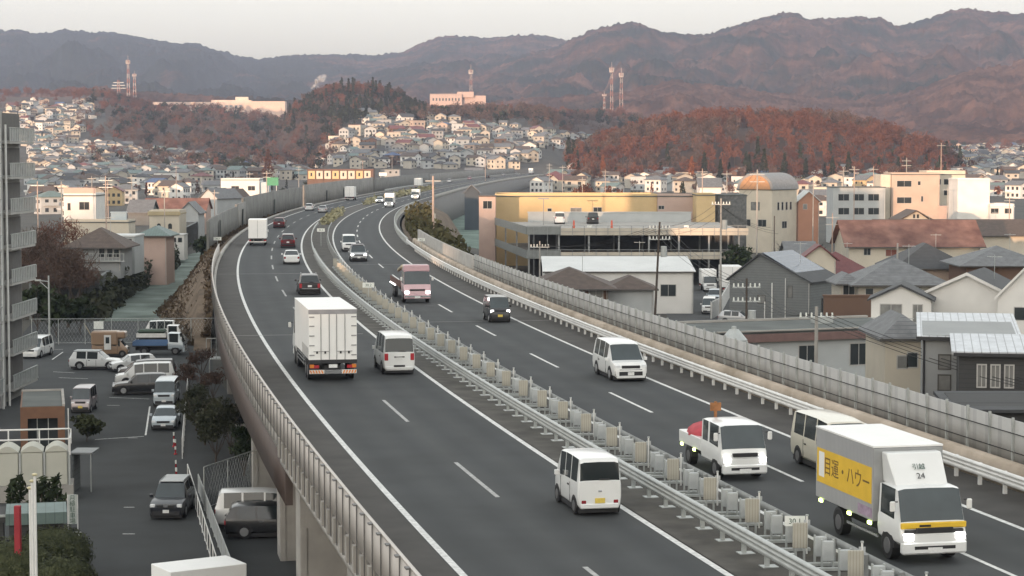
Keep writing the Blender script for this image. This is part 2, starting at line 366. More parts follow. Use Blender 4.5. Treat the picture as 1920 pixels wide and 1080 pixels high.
# left embankment and right retaining bank, beyond the viaduct
m_grassbrown = pm('dry embankment grass', (.12,.085,.055), .95, .3, .5, col2=(.17,.125,.085), detail=8)
m_frost = pm('frosted grass', (.09,.12,.10), .95, .25, .15, col2=(.22,.27,.24), detail=9)
def bank(name, s0, s1, u0, u1, u2, zt, mat, grow):
    n = int((s1-s0)/6); V = []
    for k in range(n+1):
        s = s0+(s1-s0)*k/n; g = min(1, k*6/grow)
        for u, z in ((u0,zt),(u0+(u1-u0)*.25,zt-.1),(u0+(u1-u0)*g,.6*g+(1-g)*0-.3),(u0+(u2-u0)*g,-.4)):
            zz = z if g >= 1 else -.4+(z+.4)*g
            V.append(RP(s, u, zz))
    return setting(npmesh(name, V, gridquads(n+1, 4), mat, smooth=True))
bank('embankment', sY(198), sY(1600), 10.4, 17, 19, 7.3, m_grassbrown, 50)
_r = np.random.RandomState(31); _n = 16000; _s = sY(206)+(sY(430)-sY(206))*_r.rand(_n)**1.6; _uu = 10.9+7.5*_r.rand(_n); _g = np.minimum(1, (_s-sY(198))/50)
_zz = np.interp(_uu, [10.4,12.05,17,19], [7.3,7.2,.3,-.4]); _zz = np.where(_g < 1, -.4+(_zz+.4)*_g, _zz)
_c = np.array([tuple(RP(a, b if g >= 1 else 10.4+(b-10.4)*max(g,.3), z+.1)) for a, b, z, g in zip(_s, _uu, _zz, _g)]); _a = _r.randn(_n,3)*.6; _a[:,2] = np.abs(_a[:,2])+.5; _a *= (.10+.16*_r.rand(_n))[:,None]; _b = np.cross(_a, _r.randn(_n,3))*.5
_o = npmesh('dry_brush', np.stack([_c-_b*.5,_c+_b*.5,_c+_a+_b*.2,_c+_a-_b*.2],1).reshape(-1,3), np.arange(4*_n).reshape(-1,4), pm('dry brush', (.085,.062,.042), .95, .25, .3, col2=(.14,.105,.07), spec=.1)); tag(_o, 'dry brown brush on the bank left of the highway', 'brush', kind='stuff')
setting(strip('embankment', sY(262), sY(480), [(-14.5,7.3),(-17,7.1),(-20.4,5.2),(-24,-.3)], m_grassbrown, 6))
# ================= haze =================
# ================= viaduct =================
SV0, SV1 = S0, sY(205)
via = empty('viaduct', RP(sY(100), 9.9, 0), 0, 'grey and brown elevated highway viaduct on concrete piers beside the parking lot', 'viaduct')
def under(o, p):
    bpy.context.view_layer.update(); o.parent = p; o.matrix_parent_inverse = p.matrix_world.inverted(); return o
def wparent(objs, p):
    """children built in world space: move their meshes into the parent's frame"""
    Mi = (Matrix.Translation(p.location) @ Matrix.Rotation(p.rotation_euler.z, 4, 'Z')).inverted()
    for o in objs: o.data.transform(Mi); o.parent = p
SB = sY(84)
g1 = strip('deck', SV0, SV1, [(9.95,ZR-.02),(9.95,6.9),(-14.2,6.9),(-14.2,ZR-.02)], m_conc, 6, closed=True)
g2 = strip('girder', SB, SV1, [(9.9,6.88),(9.9,5.0),(9.6,5.0),(9.6,6.88)], m_brown, 6, closed=True)
g3 = strip('girder', SV0, SV1, [(7.2,6.88),(7.2,5.2),(6.7,5.2),(6.7,6.88)], m_brown, 6, closed=True)
g5 = strip('girder', SV0, SV1, [(-13.6,6.88),(-13.6,5.0),(-13.9,5.0),(-13.9,6.88)], m_brown, 6, closed=True)
kids = [g1, g2, g3, g5]
def quadbox(mb, s, ds, u0, u1, z0, z1, mi=0):
    v = []
    for z in (z0, z1):
        for a, b in ((-ds,u0),(ds,u0),(ds,u1),(-ds,u1)): v.append(RP(s+a, b, z))
    mb.add(v, [(0,3,2,1),(4,5,6,7),(0,1,5,4),(1,2,6,5),(2,3,7,6),(3,0,4,7)], mi)
for Y in (50, 66, 82, 98, 118, 140, 165, 190):
    mb = MB(); quadbox(mb, sY(Y), .9, 9.6 if Y < 90 else 9.0, -13.9, -.4, 5.0 if Y > 84 else 6.86); quadbox(mb, sY(Y)-.92, .03, 9.55 if Y < 90 else 8.95, 9.35 if Y < 90 else 8.75, 0, 4.6); kids.append(mb.build('pier', m_conc))
wparent(kids, via)
# ---------- left parapet: grey screen panels on a low concrete curb, held by outside posts ----------
lp = empty('parapet_wall', RP(sY(90), 10, ZR), 0, 'grey panelled parapet with outside posts along the left edge of the viaduct', 'parapet')
k = [strip('curb', S0, sY(1250), [(10.0,ZR-.05),(9.7,ZR-.05),(9.7,ZR+.32),(10.0,ZR+.32)], m_conc, 4, closed=True),
     strip('screen', S0, sY(235), [(10.0,9.0),(10.0,7.75),(10.06,7.75),(10.06,9.0)], m_panel, 4, closed=True),
     strip('top_rail', S0, sY(235), [(10.08,9.0),(9.98,9.0),(9.98,9.05),(10.08,9.05)], m_panel, 4, closed=True)]
br = strip('lower_beam', S0, SB, [(10.12,6.95),(9.98,6.95),(9.98,6.78),(10.12,6.78)], m_conc, 4, closed=True); k.append(br)
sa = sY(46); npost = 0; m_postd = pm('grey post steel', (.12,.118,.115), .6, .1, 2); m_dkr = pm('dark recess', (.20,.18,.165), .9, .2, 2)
while sa < sY(190) and npost < 98:
    mb = MB(); quadbox(mb, sa, .018, 10.12, 10.085, 6.95 if sa < SB else 7.3, 9.05); quadbox(mb, sa+.12, .14, 10.2, 10.0, 9.0, 9.04)
    
    if sa < SB: m2 = MB(); quadbox(m2, sa+.5, .16, 10.16, 9.98, 6.95, 7.75); k.append(m2.build('bracket', m_conc)); m2 = MB(); quadbox(m2, sa+1.0, .3, 10.02, 9.98, 6.96, 7.74); k.append(m2.build('recess_shade', m_dkr))  # dark sheet: shade between the brackets is put into its colour
    o = mb.build('post', [m_postd]); k.append(o); npost += 1; sa += 1.55 if sa < sY(120) else 2.1
wparent(k, lp)
# low rail and the solid noise wall further on
m_nw = pm('noise wall concrete', (.15,.15,.14), .92, .2, .4, detail=8); m_nw2 = pm('grey noise wall concrete', (.20,.195,.18), .92, .18, .4, detail=8)
nw = empty('noise_wall', RP(sY(330), 10.6, ZR), 0, 'tall grey concrete noise wall curving along the left side of the far highway', 'noise wall')
k = []
for a, b, u, h, m in ((258,330,12.4,3.3,m_nw), (330,350,12.6,3.6,m_nw2), (352,470,13.2,4.2,m_nw), (474,640,13.2,4.6,m_nw2), (640,830,13,4.2,m_nw), (830,1200,13,3.8,m_nw2)):
    k.append(strip('wall_section', sY(a), sY(b), [(u,6.2),(u-.3,6.2),(u-.3,ZR+h),(u,ZR+h)], m, 5, closed=True))
for a, u in ((284,11.9), (342,12.2), (415,12.8), (520,12.8), (560,12.8)):
    mb = MB(); quadbox(mb, sY(a), 1.1, u, u-.1, ZR-.6, ZR+2.6); k.append(mb.build('service_door', pm('dark green door', (.03,.04,.034), .6)))
wparent(k, nw)
# ---------- right side ----------
rp = empty('parapet_wall', RP(sY(90), -14.5, ZR), 0, 'pale concrete parapet with tall ribbed grey screen along the right edge', 'parapet')
m_rib = banded('ribbed screen', (.40,.395,.38), (.33,.325,.315), .22, 'X', .3, .6, .05)
m_sunconc = pm('sun tinted concrete', (.40,.33,.25), .9, .25, .5, col2=(.52,.44,.36), detail=8)  # warm low sun on the concrete is put into this colour
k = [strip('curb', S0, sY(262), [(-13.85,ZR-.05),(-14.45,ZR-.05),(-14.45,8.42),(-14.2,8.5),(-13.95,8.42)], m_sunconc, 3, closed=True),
     strip('screen', S0, sY(190), [(-14.56,8.3),(-14.62,8.3),(-14.62,9.85),(-14.56,9.85)], m_rib, 3, closed=True),
     strip('cable', S0, sY(190), [(-14.46,9.38),(-14.49,9.38),(-14.49,9.41),(-14.46,9.41)], m_dkline, 3, closed=True),
     strip('cable', S0, sY(190), [(-14.46,8.72),(-14.49,8.72),(-14.49,8.75),(-14.46,8.75)], m_dkline, 3, closed=True)]
sa = sY(52); n_ = 0
while sa < sY(190) and n_ < 98:
    mb = MB(); quadbox(mb, sa, .035, -14.47, -14.56, 8.3, 9.95); k.append(mb.build('post', m_galv)); sa += 1.9; n_ += 1
wparent(k, rp)
rw = empty('retaining_wall', RP(sY(330), -17.5, 0), 0, 'pale pinkish concrete wall on the right of the road by the hedge', 'wall')
k = [strip('wall_section', sY(190), sY(262), [(-14.6,5.5),(-14.9,5.5),(-14.9,9.6),(-14.6,9.6)], m_conc, 4, closed=True),
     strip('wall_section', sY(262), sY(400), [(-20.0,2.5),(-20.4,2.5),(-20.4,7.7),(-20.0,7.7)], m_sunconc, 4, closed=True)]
wparent(k, rw)
rb = empty('retaining_wall', RP(sY(640), -17.5, 0), 0, 'ribbed grey retaining wall holding up the right side of the far highway', 'wall')
m_ribd = banded('ribbed retaining wall', (.20,.195,.19), (.11,.105,.10), 3.0, 'Y', .35, .9, .12)
k = [strip('wall_section', sY(470), sY(1300), [(-14.4,-1),(-14.9,-1),(-14.9,ZR+.3),(-14.4,ZR+.3)], m_ribd, 5, closed=True),
     strip('wall_section', sY(520), sY(1300), [(-14.5,ZR+.3),(-14.8,ZR+.3),(-14.8,ZR+1.3),(-14.5,ZR+1.3)], m_conc, 5, closed=True)]
wparent(k, rb)
# ---------- guard rails (W-beams on posts) ----------
def wbeam(u, zt, face, big=1):
    d = .085*face; h = [0,.06,.12,.175,.23,.29,.35]
    if big > 1.2: h = [0,.05,.11,.15,.19,.25,.29,.33,.37,.43,.48]; pr = [0,1,1,.1,1,1,.1,1,1,1,0]
    else: h = [q*big for q in h]; pr = [0,1,1,.1,1,1,0]
    return [(u+d*p, zt-q) for p, q in zip(pr, h)]+[(u-.012*face, zt-h[-1]), (u-.012*face, zt)]
def guardrail(label, u, zt, face, y0, y1, mat, step, big=1, maxp=98, feet=True):
    g = empty('guard_rail', RP(sY((y0+min(y1,200))/2), u, ZR), 0, label, 'guard rail')
    k = [strip('beam', sY(y0), sY(y1), wbeam(u, zt, face, big), mat, 3, closed=True)]
    sa = sY(y0)+1; n = 0
    while sa < sY(y1) and n < maxp:
        mb = MB(); quadbox(mb, sa, .06, u-.14*face, u-.02*face, ZR, zt-.02); (quadbox(mb, sa+.0, .2, u-.02*face-.35*face, u+.1*face, ZR-.01, ZR+.05) if feet else None); k.append(mb.build('post', mat)); sa += step; n += 1
    wparent(k, g); return g
guardrail('pale grey steel guard rail on the left side of the median', -.9, 8.42, 1, 44, 330, m_galv, 2.0, big=1.45)
guardrail('grey steel guard rail on the right side of the median', -3.05, 8.38, -1, 44, 330, pm('dull galvanised steel', (.27,.28,.275), .6, .15, 2), 2.4, big=.8, feet=False)
guardrail('white steel guard rail in front of the right parapet', -13.15, 8.42, 1, 52, 262, m_white, 2.0, big=1.25, feet=False)
guardrail('pale guard rail on posts curving in front of the dark hedge', -13.3, 8.5, 1, 262, 470, m_galv, 2.4)
guardrail('grey guard rail beside the far left shoulder of the highway', 9.4, 8.4, -1, 640, 1200, m_galv, 6)
m_med = pm('dirty median gravel', (.065,.060,.053), .95, .3, .8, col2=(.10,.093,.082), detail=8)
setting(strip('median', S0, S1, [(.28,ZR+.03),(-3.68,ZR+.03)], m_med, 4))
# ---------- median furniture: beige glare boards, grey cable boxes, delineator poles ----------
m_beige = banded('beige glare board', (.40,.38,.32), (.30,.285,.24), .085, 'X', .25, .6, .06)
m_gpan = pm('grey steel box', (.40,.42,.42), .5, .08, 3)
gb = empty('glare_board', (0,0,0)); MB().box(-.21,.21,-.05,.05,.36,1.1).build('board', m_beige, gb, bevel=.015)
for x in (-.12,.12): MB().box(x-.03,x+.03,-.04,.04,0,.36).build('leg', m_galv, gb)
sb_ = empty('steel_box', (0,0,0)); MB().box(-.17,.17,-.08,.08,.25,.82).build('box', m_gpan, sb_, bevel=.02)
for x in (-.16,.16): MB().box(x-.025,x+.025,-.05,.05,0,.86).build('leg', m_galv, sb_)
MB().box(-.5,.5,-.3,-.1,.02,.1).build('foot', m_galv, sb_)
dp = empty('delineator_pole', (0,0,0)); MB().cyl((0,0,0),(0,0,1.12),.03,n=8).build('pole', m_white, dp); MB().cyl((0,0,1.12),(0,0,1.16),.045,n=8).build('cap', m_galv, dp); MB().box(-.09,.09,-.02,.02,.85,1.0).build('reflector', m_gpan, dp)
first = {}
def put(src, s, u, rz=0, label='', cat='', group=None):
    o = src if src.name not in first else copy_tree(src)
    first[src.name] = 1
    o.location = RP(s, u, ZR+.03); o.rotation_euler = (0,0,-Rhead(s)*0+rz); tag(o, label, cat, group); return o
sa = sY(65.5)-16.8
while sa < sY(208):
    put(gb, sa, -2.2, 0, 'beige ribbed glare board standing in the median', 'glare board', 'beige glare boards along the median')
    put(sb_, sa+1.5, -2.5, .1, 'small grey steel box on legs in the median', 'steel box', 'grey steel boxes along the median')
    put(sb_, sa+2.8, -2.5, .1, 'small grey steel box on legs in the median', 'steel box', 'grey steel boxes along the median')
    put(sb_, sa+3.5, -2.55, .1, 'small grey steel box on legs in the median', 'steel box', 'grey steel boxes along the median')
    put(dp, sa+.9, -2.75, 0, 'thin white delineator pole standing in the median', 'pole', 'white poles along the median')
    sa += 4.2
# kilometre posts
def text(body, size, loc, rot, mat, name='lettering', parent=None, align='CENTER', ext=.004, sx=1):
    c = bpy.data.curves.new(name, 'FONT'); c.body = body; c.size = size; c.align_x = align; c.align_y = 'CENTER'; c.extrude = ext; c.resolution_u = 3
    t = bpy.data.objects.new('tmp', c); COL.objects.link(t); bpy.context.view_layer.update()
    me = bpy.data.meshes.new_from_object(t); bpy.data.objects.remove(t); me.materials.clear(); me.materials.append(mat)
    o = bpy.data.objects.new(name, me); COL.objects.link(o); o.location = loc; o.rotation_euler = rot; o.scale = (sx,1,1)
    if parent: o.parent = parent
    return o
m_signw = pm('sign white', (.72,.74,.70), .5, .05); m_ink = pm('dark green ink', (.02,.07,.045), .6)
m_black = pm('black paint', (.015,.015,.016), .5)
def kmpost(p, body, label, w=.95, h=.38, ph=1.15):
    e = empty('kilometre_sign', p, 0, label, 'sign', 'white kilometre signs beside the highway')
    MB().cyl((0,0,0),(0,0,ph),.03,n=8).build('pole', m_galv, e); b = MB().box(-w/2,w/2,-.055,-.025,ph-.02,ph+h).build('board', m_signw, e)
    t = text(body, h*.8, (0,-.057,ph+h/2-.02), (math.pi/2,0,0), m_ink, 'numerals', b, ext=.003); return e
kmpost(D(1490,1000,59.0).xy.to_3d()+Vector((0,0,ZR)), '30.1', 'white kilometre sign reading 30.1 in the median beside the delivery truck', .6, .28, .83)
q = P(691,575,ZR); kmpost(q, '30.2', 'white kilometre sign in the median beside the pink truck', .9,.36,1.5)
q = P(602,462,ZR); kmpost(q, '30.3', 'small white kilometre sign in the median by the far shrubs', 1.0,.4,1.9)
q = P(790,472,ZR); kmpost(q, '30.2', 'white kilometre sign behind the guard rail in front of the hedge', .9,.35,1.3)
q = P(408,462,ZR); kmpost(q, '30.3', 'white kilometre sign on the left shoulder by the noise wall', 1.0,.4,.8)
# ================= vehicles =================
def paint(name, c, metal=0.0): return pm('paint '+name, c, .32, .03, 1.5, metal, spec=.5, coat=.5)
p_white = paint('white', (.72,.73,.72)); p_cream = paint('cream', (.58,.55,.46)); p_black = paint('black', (.018,.019,.021)); p_grey = paint('dark grey', (.06,.055,.058), .3)
p_silver = paint('silver', (.42,.43,.44), .4); p_red = paint('dark red', (.11,.016,.022), .2); p_pink = paint('pink', (.56,.37,.40)); p_navy = paint('dark navy', (.012,.014,.02))
p_rosy = paint('rosy silver', (.36,.32,.33), .3); p_blue = paint('blue', (.10,.19,.36)); p_tan = paint('tan', (.30,.20,.13)); p_bluegrey = paint('pale blue grey', (.46,.52,.56), .2)
m_glass = pm('car glass', (.02,.026,.028), .06, .1, 1, spec=.7); m_glassb = pm('windscreen glass', (.028,.04,.044), .08, .25, .8, spec=.8)
m_tyre = pm('tyre rubber', (.018,.018,.019), .85); m_rim = pm('alloy rim', (.38,.39,.40), .35, .1, 4, metal=.6); m_rimd = pm('steel rim', (.16,.16,.165), .5, .1, 4, metal=.4)
m_hl = pm('headlight lens', (.75,.77,.78), .15); m_hlon = pm('lit headlight', (1,.98,.94), .3, .0, emit=1.6); m_tl = pm('tail light', (.24,.015,.02), .2); m_tlon = pm('lit tail light', (.30,.015,.022), .3, 0, emit=.02)
m_amber = pm('amber lens', (.6,.2,.03), .3); m_plate = pm('white plate', (.7,.71,.70), .5, .1, 14); m_platey = pm('yellow plate', (.66,.50,.10), .5, .1, 14); m_trim = pm('black plastic', (.022,.022,.024), .6); m_chrome = pm('chrome', (.6,.61,.62), .18, .05, 3, metal=.85)
m_lime = pm('lit lime marker lamp', (.75,1,.25), .4, 0, emit=.9)
def ring(st):
    y, hw, zb, zl, zr, rw = st; zb = min(zb, .24) if zb < .4 and zl < 1.3 else zb; bw = hw*.965; H_ = zl-zb
    h = [(0,zb),(hw*.86,zb),(hw*.965,zb+.10*H_+.03),(hw,zb+.45*H_),(hw*.99,zl-.12*H_),(bw,zl),(rw,zr-.055 if zr-zl > .2 else zl+(zr-zl)*.55),(rw*.8,zr-.012 if zr-zl > .2 else zl+(zr-zl)*.85),(0,zr)]
    return [(-x,y,z) for x, z in h[::-1][:-1]]+[(x,y,z) for x, z in h]    # 17 points, left roof .. bottom .. right roof
def loft(st, flags, name, mats, parent, glass=m_glass, wglass=None, bodyname='body'):
    """skin the stations; intervals flagged s / w / r give up their faces to window parts"""
    rings = [ring(s) for s in st]; n = 16     # 17 pts, first & last coincide at roof centre? (they are mirrored ends)
    rings = [r[:-1] for r in rings]           # drop the doubled roof point
    rings = [[(0,r[0][1],r[0][2])]+r[1:] for r in rings]
    body = MB(); win = []
    for r in rings: body.v += r
    N = len(rings[0])
    def quad(i, j): return [i*N+j, i*N+(j+1)%N, (i+1)*N+(j+1)%N, (i+1)*N+j]
    for i in range(len(rings)-1):
        fl = flags[i]; wj = {'s': ([2],[13]), 'w': ([0,1,14,15],), 'r': ([0,1,14,15],), 'b': (), 'q': ([2],[13],)}[fl]
        tak = sum(wj, [])
        for j in range(N):
            if j in tak: continue
            body.f.append(quad(i, j)); body.m.append(0)
        for g in wj:
            mb = MB()
            for j in g: q = quad(i, j); mb.add([body.v[k] for k in q], [(0,1,2,3)])
            win.append(('windscreen' if fl == 'w' else 'rear_window' if fl == 'r' else 'side_window', mb))
    body.f.append(list(range(N))); body.m.append(0); body.f.append([(len(rings)-1)*N+j for j in range(N)]); body.m.append(0)
    b = body.build(bodyname, mats, parent, smooth=True, ang=28)
    for nm, mb in win: mb.build(nm, (wglass or m_glassb) if nm == 'windscreen' else glass, parent)
    return b
def wheel(parent, x, y, r, wdt=.2, rim=m_rim):
    s = 1 if x > 0 else -1
    o = MB().cyl((0,0,0),(s*wdt,0,0), r, n=18).build('wheel', m_tyre, parent, smooth=True); o.location = (x-s*wdt+s*.012, y, r)
    MB().cyl((s*(wdt-.01),0,0),(s*(wdt+.012),0,0), r*.64, r*.6, n=14).build('rim', rim, o)
    mb = MB(); pts = [(math.cos(t)*(r+.075), math.sin(t)*(r+.075)) for t in [math.pi*k/10 for k in range(11)]]
    vs = [(x-s*.25, y+a, r+b) for a, b in pts]+[(x+s*.004, y+a, r+b) for a, b in pts]
    mb.add(vs, [[i,i+1,i+12,i+11] for i in range(10)]+[[11+i for i in range(11)]]); mb.build('wheel_arch', m_trim, parent)
def slab(parent, name, mat, x0, x1, y0, y1, z0, z1, bev=.012):
    return MB().box(min(x0,x1),max(x0,x1),y0,y1,z0,z1).build(name, mat, parent, bevel=bev)
TYPES = {
 'kei_van': dict(L=3.39, w=.735, h=1.88, st=lambda h,w:[(-1.69,w*.93,.30,1.12,1.14,w*.90),(-1.66,w*.97,.27,1.12,1.16,w*.90),(-1.60,w,.25,1.10,h-.13,w*.87),(-1.50,w,.25,1.09,h-.01,w*.86),(-1.42,w,.22,1.09,h,w*.87),(-.62,w,.22,1.07,h+.02,w*.88),(-.54,w,.22,1.07,h+.02,w*.88),(.18,w,.22,1.05,h+.01,w*.88),(.25,w,.22,1.05,h,w*.88),(.98,w,.22,1.0,h-.04,w*.87),(1.04,w,.22,1.0,h-.08,w*.86),(1.44,w,.24,.98,1.02,w*.90),(1.62,w*.96,.28,.86,.90,w*.86),(1.69,w*.88,.36,.74,.76,w*.78)], fl='brbbsbsbsbwbb', wy=(-1.15,1.2), r=.28),
 'van': dict(L=4.69, w=.845, h=1.98, st=lambda h,w:[(-2.34,w*.93,.34,1.18,1.20,w*.90),(-2.31,w*.97,.30,1.18,1.22,w*.9),(-2.22,w,.28,1.16,h-.16,w*.86),(-2.12,w,.28,1.15,h-.01,w*.85),(-1.95,w,.26,1.14,h,w*.86),(-.95,w,.26,1.12,h+.02,w*.86),(-.86,w,.26,1.12,h+.02,w*.86),(.3,w,.26,1.12,h+.02,w*.86),(.4,w,.26,1.12,h+.01,w*.86),(1.3,w,.26,1.08,h-.04,w*.85),(1.38,w,.26,1.08,h-.09,w*.84),(1.98,w,.28,1.06,1.10,w*.90),(2.2,w*.97,.3,.95,.99,w*.88),(2.34,w*.89,.38,.74,.76,w*.8)], fl='brbbsbsbsbwbb', wy=(-1.45,1.5), r=.32),
 'minivan': dict(L=4.93, w=.925, h=1.93, st=lambda h,w:[(-2.46,w*.92,.34,1.08,1.10,w*.88),(-2.42,w*.96,.28,1.1,1.14,w*.88),(-2.28,w,.24,1.1,h-.18,w*.83),(-2.15,w,.22,1.1,h-.02,w*.82),(-2.0,w,.2,1.1,h,w*.82),(-1.1,w,.2,1.08,h+.01,w*.83),(-1.0,w,.2,1.08,h+.01,w*.83),(.05,w,.2,1.06,h,w*.83),(.13,w,.2,1.06,h-.01,w*.83),(.85,w,.2,1.03,h-.08,w*.82),(.92,w,.2,1.02,h-.12,w*.81),(1.7,w,.22,1.0,1.05,w*.88),(2.2,w*.97,.22,.93,.98,w*.82),(2.4,w*.93,.22,.78,.82,w*.74),(2.46,w*.86,.3,.66,.68,w*.7)], fl='brbbsbsbsbwbbb', wy=(-1.4,1.55), r=.34),
 'suv': dict(L=4.6, w=.92, h=1.68, st=lambda h,w:[(-2.3,w*.9,.42,.98,1.0,w*.84),(-2.24,w*.96,.34,1.02,1.06,w*.82),(-1.95,w,.3,1.03,h-.10,w*.74),(-1.78,w,.28,1.03,h-.02,w*.74),(-1.6,w,.26,1.02,h,w*.75),(-.75,w,.26,1.0,h+.01,w*.77),(-.65,w,.26,1.0,h+.01,w*.77),(.3,w,.26,.98,h-.03,w*.77),(.42,w,.26,.98,h-.07,w*.76),(1.05,w,.26,.97,1.02,w*.88),(1.9,w*.97,.26,.90,.95,w*.82),(2.2,w*.92,.28,.78,.82,w*.74),(2.3,w*.84,.36,.66,.68,w*.7)], fl='brbbsbsbwbbb', wy=(-1.32,1.4), r=.36),
 'sedan': dict(L=4.5, w=.87, h=1.46, st=lambda h,w:[(-2.25,w*.88,.38,.86,.88,w*.8),(-2.18,w*.95,.3,.94,.98,w*.82),(-1.75,w,.24,.95,1.0,w*.84),(-1.0,w,.22,.94,h-.05,w*.72),(-.85,w,.2,.93,h,w*.72),(-.2,w,.2,.92,h+.01,w*.74),(-.12,w,.2,.92,h+.01,w*.74),(.4,w,.2,.9,h-.03,w*.74),(.5,w,.2,.9,h-.07,w*.73),(1.2,w,.2,.88,.92,w*.86),(1.95,w*.96,.2,.78,.83,w*.8),(2.18,w*.9,.24,.66,.7,w*.7),(2.25,w*.82,.3,.56,.58,w*.66)], fl='bbrbsbsbwbbb', wy=(-1.3,1.4), r=.32),
 'hatchback': dict(L=4.1, w=.86, h=1.5, st=lambda h,w:[(-2.05,w*.9,.38,.92,.94,w*.84),(-2.0,w*.96,.3,.96,1.0,w*.82),(-1.68,w,.26,.97,h-.08,w*.74),(-1.52,w,.24,.97,h-.01,w*.74),(-1.35,w,.22,.96,h,w*.75),(-.55,w,.22,.94,h+.01,w*.76),(-.46,w,.22,.94,h+.01,w*.76),(.35,w,.22,.92,h-.04,w*.76),(.45,w,.22,.92,h-.08,w*.75),(1.05,w,.22,.9,.94,w*.86),(1.75,w*.96,.22,.8,.85,w*.8),(1.98,w*.9,.26,.68,.72,w*.7),(2.05,w*.82,.32,.58,.6,w*.66)], fl='brbbsbsbwbbb', wy=(-1.2,1.28), r=.31),
}
def car(typ, label, col, cat='car', group=None, name=None, lit=False, plate=m_plate, tl='side', roof=None, h=None, w=None, rim=m_rim, grille='dark', wg=None, taillit=False, rack=False):
    t = TYPES[typ]; w = w or t['w']; h = h or t['h']; L = t['L']
    e = empty(name or {'kei_van':'small_van','van':'delivery_van'}.get(typ, typ), (0,0,0), 0, label, cat, group)
    st = t['st'](h, w); b = loft(st, t['fl'], typ, [col], e, wglass=wg)
    for y in t['wy']:
        for s in (-1,1): wheel(e, s*(w), y, t['r'], rim=rim)
    if roof: 
        rr = [s for s in st if s[4] > h-.12]; mb = MB(); y0, y1 = rr[0][0], rr[-1][0]; mb.box(-w*.72,w*.72,y0+.05,y1-.02,h-.02,h+.035); mb.build('roof', roof, e, bevel=.02)
    f = L/2; zl = st[-3][3]
    MB().box(-w*.9,w*.9,-f+.18,f-.18,.08,.36).build('shade_skirt', m_trim, e)  # black skirt added under the body to read as its shadow
    if typ in ('kei_van','van','minivan','suv'):
        for s in (-1,1):
            for y in (st[6][0]-.02, st[-5][0]-.25): MB().box(min(s*w*.985,s*(w+.004)),max(s*w*.985,s*(w+.004)),y-.012,y+.012,.34,st[6][3]-.1).build('door_seam', m_trim, e)
            MB().box(min(s*w*.99,s*(w+.022)),max(s*w*.99,s*(w+.022)),st[6][0]+.1,st[6][0]+.28,.84,.89).build('door_handle', m_trim if col is not p_black else m_chrome, e)
        MB().box(-.02,.32,-f-.012,-f+.06,st[1][3]+.06,st[1][3]+.09).build('rear_wiper', m_trim, e)
    # front
    for s in (-1,1):
        slab(e, 'headlight', m_hlon if lit else m_hl, s*w*.62, s*w*.92, f-.22, f-.015, zl-.24 if typ != 'kei_van' else .66, zl-.06 if typ != 'kei_van' else .86, .03)
        m = slab(e, 'mirror', col if col not in (p_cream,) else m_trim, s*(w+.02), s*(w+.20), st[-4][0]-.35, st[-4][0]-.22, st[-4][3]+.0, st[-4][3]+.17, .02)
    slab(e, 'grille', m_trim if grille == 'dark' else m_chrome, -w*.52, w*.52, f-.12, f+.006, zl-.25, zl-.10)
    slab(e, 'bumper', col if typ == 'minivan' else m_trim, -w*.80, w*.80, f-.2, f+.014, st[-1][2]-.12, st[-1][2]+.02 if typ == 'minivan' else st[-1][2]+.10)
    slab(e, 'number_plate', plate, -.165, .165, f-.02, f+.022, st[-1][2]+.03, st[-1][2]+.195, 0)
    # rear
    r = -f
    zb = st[0][2]; zl0 = st[0][3]
    for s in (-1,1):
        if tl == 'low': slab(e, 'tail_light', m_tlon if taillit else m_tl, s*w*.62, s*w*.84, r-.012, r+.1, zb+.10, zb+.22, .02)
        else: slab(e, 'tail_light', m_tlon if taillit else m_tl, s*w*.70, s*w*.94, r-.012, r+.15, zl0-.26 if tl == 'side' else zl0-.42, zl0-.04, .02)
    slab(e, 'number_plate', plate, -.165, .165, r-.022, r+.02, zb+.12 if tl == 'low' else zl0-.34, zb+.285 if tl == 'low' else zl0-.175, 0)
    slab(e, 'bumper', col if tl == 'low' else (m_trim if typ == 'suv' else col), -w*.86, w*.86, r-.035, r+.1, zb-.06, zb+.11, .03)
    if rack:
        for s in (-1,1): slab(e, 'roof_rail', m_rim, s*w*.66, s*w*.7, -1.4, .3, h+.0, h+.07)
    return e
def drive(o, s_px, z, end, L, u=None, away=True, extra=0):
    """stand a vehicle on the road so that the end that faces the camera is under the given picture point"""
    p = P(s_px[0], s_px[1], z); s = sY(p.y)
    for _ in range(4):
        q = RP(s, 0); i = int((s+560)/2); n = Vector((PATH[i][2], PATH[i][3], 0)); s += (p-q).dot(Vector((n.y, -n.x, 0)))
    uu = (p-RP(s, 0)).dot(n) if u is None else u
    c = RP(s+L/2, uu, z); a = RP(s+L/2-1, uu, z); b = RP(s+L/2+1, uu, z); d = (b-a)
    ang = math.atan2(-d.x, d.y); o.location = (c.x, c.y, z+.012); o.rotation_euler = (0,0,ang if away else ang+math.pi); return o
def park(o, x, y, heading, z=0.0):
    p = P(x, y, z); o.location = (p.x, p.y, z+.012); o.rotation_euler = (0,0,R(heading)); return o
TRAF = 'vehicles driving away on the highway'; ONC = 'oncoming vehicles on the highway'
